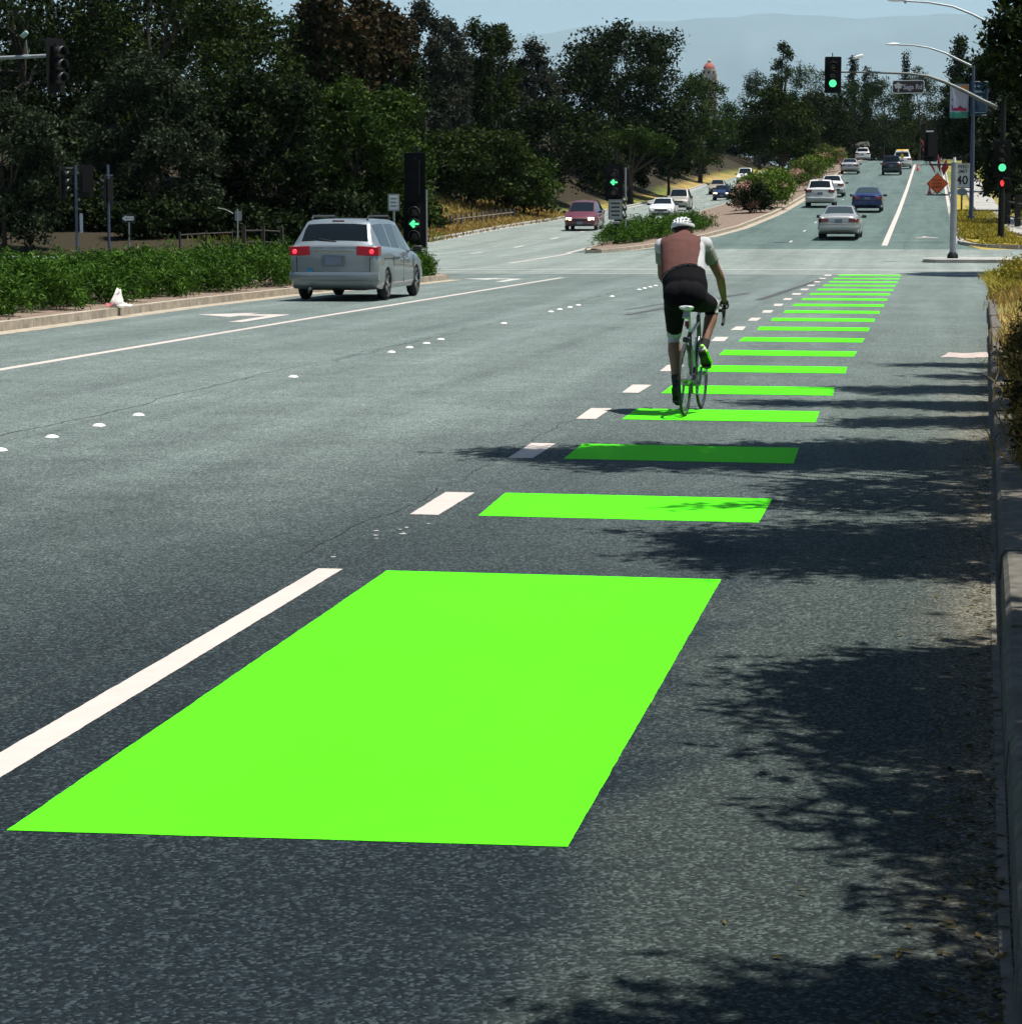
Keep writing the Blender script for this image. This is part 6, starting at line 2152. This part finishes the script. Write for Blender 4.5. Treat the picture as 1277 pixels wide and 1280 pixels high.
# leg hair of detail: socks and shoes
sock = mat('black_sock', (.012, .012, .012), .85)
shell('sock', (who == 'caL') & (T_['caL'] > .80) | (who == 'ftL') & (T_['ftL'] < .1), .005, sock)
shell('sock', (who == 'caR') & (T_['caR'] > .80) | (who == 'ftR') & (T_['ftR'] < .1), .005, sock)
neon = mat('neon_green_shoe', (.30, .75, .04), .5)
for s, an, d_ in ((-1, ankL, Vector((0, .15, -.115))), (1, ankR, Vector((.015, .165, -.125)))):
    shoe = empty('shoe', (0, 0, 0))
    shoe.parent = person
    dn = d_.normalized()
    up = Vector((1, 0, 0)).cross(dn).normalized()
    heel = an - up * .055 - dn * .045
    body_, sole_ = [], []
    for t, w_, h_ in ((-.02, .02, .045), (.0, .032, .066), (.05, .036, .076), (.11, .036, .070), (.17, .044, .056), (.22, .043, .042), (.26, .032, .03), (.275, .014, .02)):
        c = heel + dn * t
        body_.append([c + Vector((w_ * math.cos(a), 0, 0)) + up * (h_ * .5 + h_ * .5 * math.sin(a)) for a in [2 * math.pi * k / 14 for k in range(14)]])
        sole_.append([c + Vector((w_ * 1.08 * q_, 0, 0)) + up * v_ for q_, v_ in ((-1, .006), (1, .006), (1, -.012), (-1, -.012))])
    MB().loft(body_).build('upper', M['bikewhite'] if s > 0 else sock, shoe, 60)
    MB().loft(sole_).build('sole', M['tape'], shoe, 40)
    if s > 0: MB().tube([heel + up * .05 - dn * .022, heel + up * .03 - dn * .026], .02, 8).build('heel_tab', neon, shoe, 60)
    if s > 0: MB().tube([heel + Vector((.036, 0, 0)) + up * .012, heel + dn * .1 + Vector((.04, 0, 0)) + up * .012, heel + dn * .2 + Vector((.047, 0, 0)) + up * .012], .016, 8).build('neon_stripe', neon, shoe, 60)

# gloves: palm and five fingers wrapped over the brake hood
glove = mat('black_cycling_glove', (.014, .013, .014), .8)
for s, wr_ in ((-1, wrL), (1, wrR)):
    gl_ = empty('hand', (0, 0, 0))
    gl_.parent = person
    k0 = Vector((s * .214, 1.0, 1.0))
    p = MB()
    p.tube([wr_ + Vector((0, -.01, .0)), wr_.lerp(k0, .45) + Vector((0, 0, .004)), k0 + Vector((0, 0, .006))], [(.024, .029), (.021, .040), (.017, .042)], 12, up=(0, 0, 1))
    p.build('glove_palm', glove, gl_, 60)
    for i, (ln, o_) in enumerate(((.058, 0.004), (.064, .012), (.060, .006), (.048, -.008))):
        # fingers fan over the outer side of the hood and curl under it
        a0 = k0 + Vector((s * (.030 - .002 * i), -.036 + .024 * i, .004))
        a1 = a0 + Vector((s * .010, .012 + o_ * .5, -.020))
        a2 = a1 + Vector((-s * .008, .006, -.024))
        a3 = a2 + Vector((-s * .022, .002, -.008))
        MB().tube([a0, a1], [.0095, .009], 8).build('glove_finger', glove, gl_, 60)
        MB().tube([a1, a2, a3], [.0088, .0082, .0065], 8).ball(a3, .0065, 8, 5).build('finger', M['skin'], gl_, 60)
    t0 = k0 + Vector((-s * .030, -.038, .0))
    MB().tube([t0, t0 + Vector((-s * .008, .026, -.012)), t0 + Vector((s * .004, .048, -.024))], [.011, .010, .007], 8).ball(t0 + Vector((s * .004, .048, -.024)), .007, 8, 5).build('thumb', M['skin'], gl_, 60)
# eyes
for s in (-1, 1): MB().ball(HC + Vector((s * .031, .083, .008)), .011, 10, 7).build('eye', M['signwhite'], person, 60)
# hair below the helmet
rings = []
HR = MB()
hv = []
for i in range(6):
    zz = .02 - .024 * i
    for k in range(13):
        a = R(195 + 150 * k / 12)
        q_ = math.sqrt(max(.05, 1 - (zz / .115) ** 2))
        hv.append(HC + Vector((.0815 * q_ * math.cos(a), .104 * q_ * math.sin(a), zz)))
HR.add(hv, [(i * 13 + k, i * 13 + k + 1, (i + 1) * 13 + k + 1, (i + 1) * 13 + k) for i in range(5) for k in range(12)])
HR.build('hair', mat('dark_grey_hair', (.02, .022, .03), .7, var=.3, vscale=60), person, 60)

# helmet: black liner, white ribs with vents between, rear cradle
hel = empty('helmet', HC + Vector((0, -.012, .022)))
hel.parent = person
hel.rotation_euler = (R(-6), R(-5), 0)
hb_ = mat('black_helmet_liner', (.012, .013, .015), .6)
hwm = mat('white_helmet_shell', (.70, .74, .73), .35, coat=.4)
HX, HY, HZ = .108, .140, .108
MB().ball((0, 0, 0), (HX * .985, HY * .985, HZ * .975), 22, 9, .0).build('liner', hb_, hel, 60)


def hp_(az, el, k=1.0): return Vector((HX * k * math.cos(el) * math.sin(az), -HY * k * math.cos(el) * math.cos(az), HZ * k * math.sin(el)))


rb = MB()
for i, off in enumerate((-.068, -.034, 0, .034, .068)):
    pts = []
    for k in range(15):
        t = math.pi * (k / 14)
        yy = -HY * math.cos(t) * (.985 - .35 * abs(off) / .068 * .35)
        q_ = 1 - (yy / HY) ** 2 - (off / HX) ** 2 * .9
        pts.append(Vector((off * (.55 + .45 * math.sin(t)), yy, HZ * math.sqrt(max(.02, q_)) - .001)))
    rb.tube(pts, [(.006, .0105)] * 15, 8, up=(0, 0, 1))
rb.build('ribs', hwm, hel, 60)
band = MB()
bp2 = []
for k in range(36):
    a = 2 * math.pi * k / 36
    bp2.append([Vector((HX * f_ * math.sin(a), -HY * f_ * math.cos(a), z_ + .012 * math.cos(a) ** 2)) for f_, z_ in ((1.0, .002), (1.045, .014), (1.01, .034), (.93, .03), (.93, .002))])
band.loft(bp2, False, True)
for e, y_ in ((.55, 0), (.95, 0)):
    for sgn in (-1, 1):
        band.tube([hp_(sgn * .12, e, 1.0), hp_(sgn * .6, e * .98, 1.02), hp_(sgn * 1.1, e * .9, 1.01)], [(.007, .009)] * 3, 6)
band.build('rim_band', hwm, hel, 60)
MB().tube([hp_(-.9, -.05, .93), hp_(-.45, -.42, .86), hp_(0, -.55, .88), hp_(.45, -.42, .86), hp_(.9, -.05, .93)], [(.006, .014)] * 5, 8).build('cradle', hb_, hel, 60)
MB().tube([hp_(0, -.45, .90), hp_(0, -.65, .90)], .014, 8, flat=.5).build('cradle_dial', mat('pale_blue_dial', (.18, .3, .36), .5), hel, 60)
for s in (-1, 1): MB().tube([(s * .082, .0, .0), (s * .07, .045, -.08), (s * .02, .07, -.145)], .006, 6).build('strap', hb_, hel, 60)

# ------------------------------------------------------------------ haze over the valley
hz = MB().box((0, 24500, 2000), (130000, 59000, 4004)).build('haze', None, None, None)
hm = bpy.data.materials.new('valley_haze')
hm.use_nodes = True
ht_ = hm.node_tree
ht_.nodes.remove(ht_.nodes['Principled BSDF'])
pv = ht_.nodes.new('ShaderNodeVolumePrincipled')
pv.inputs['Color'].default_value = (.60, .86, 1.0, 1)
pv.inputs['Density'].default_value = .000023
pv.inputs['Anisotropy'].default_value = .2
ht_.links.new(pv.outputs[0], ht_.nodes['Material Output'].inputs['Volume'])
hz.data.materials.append(hm)
tag(hz, kind='stuff')
print('TRIS', sum(len(m_.loop_triangles) if m_.loop_triangles else sum(len(p.vertices) - 2 for p in m_.polygons) for m_ in bpy.data.meshes) if False else sum(len(m_.loops) - 2 * len(m_.polygons) for m_ in bpy.data.meshes))
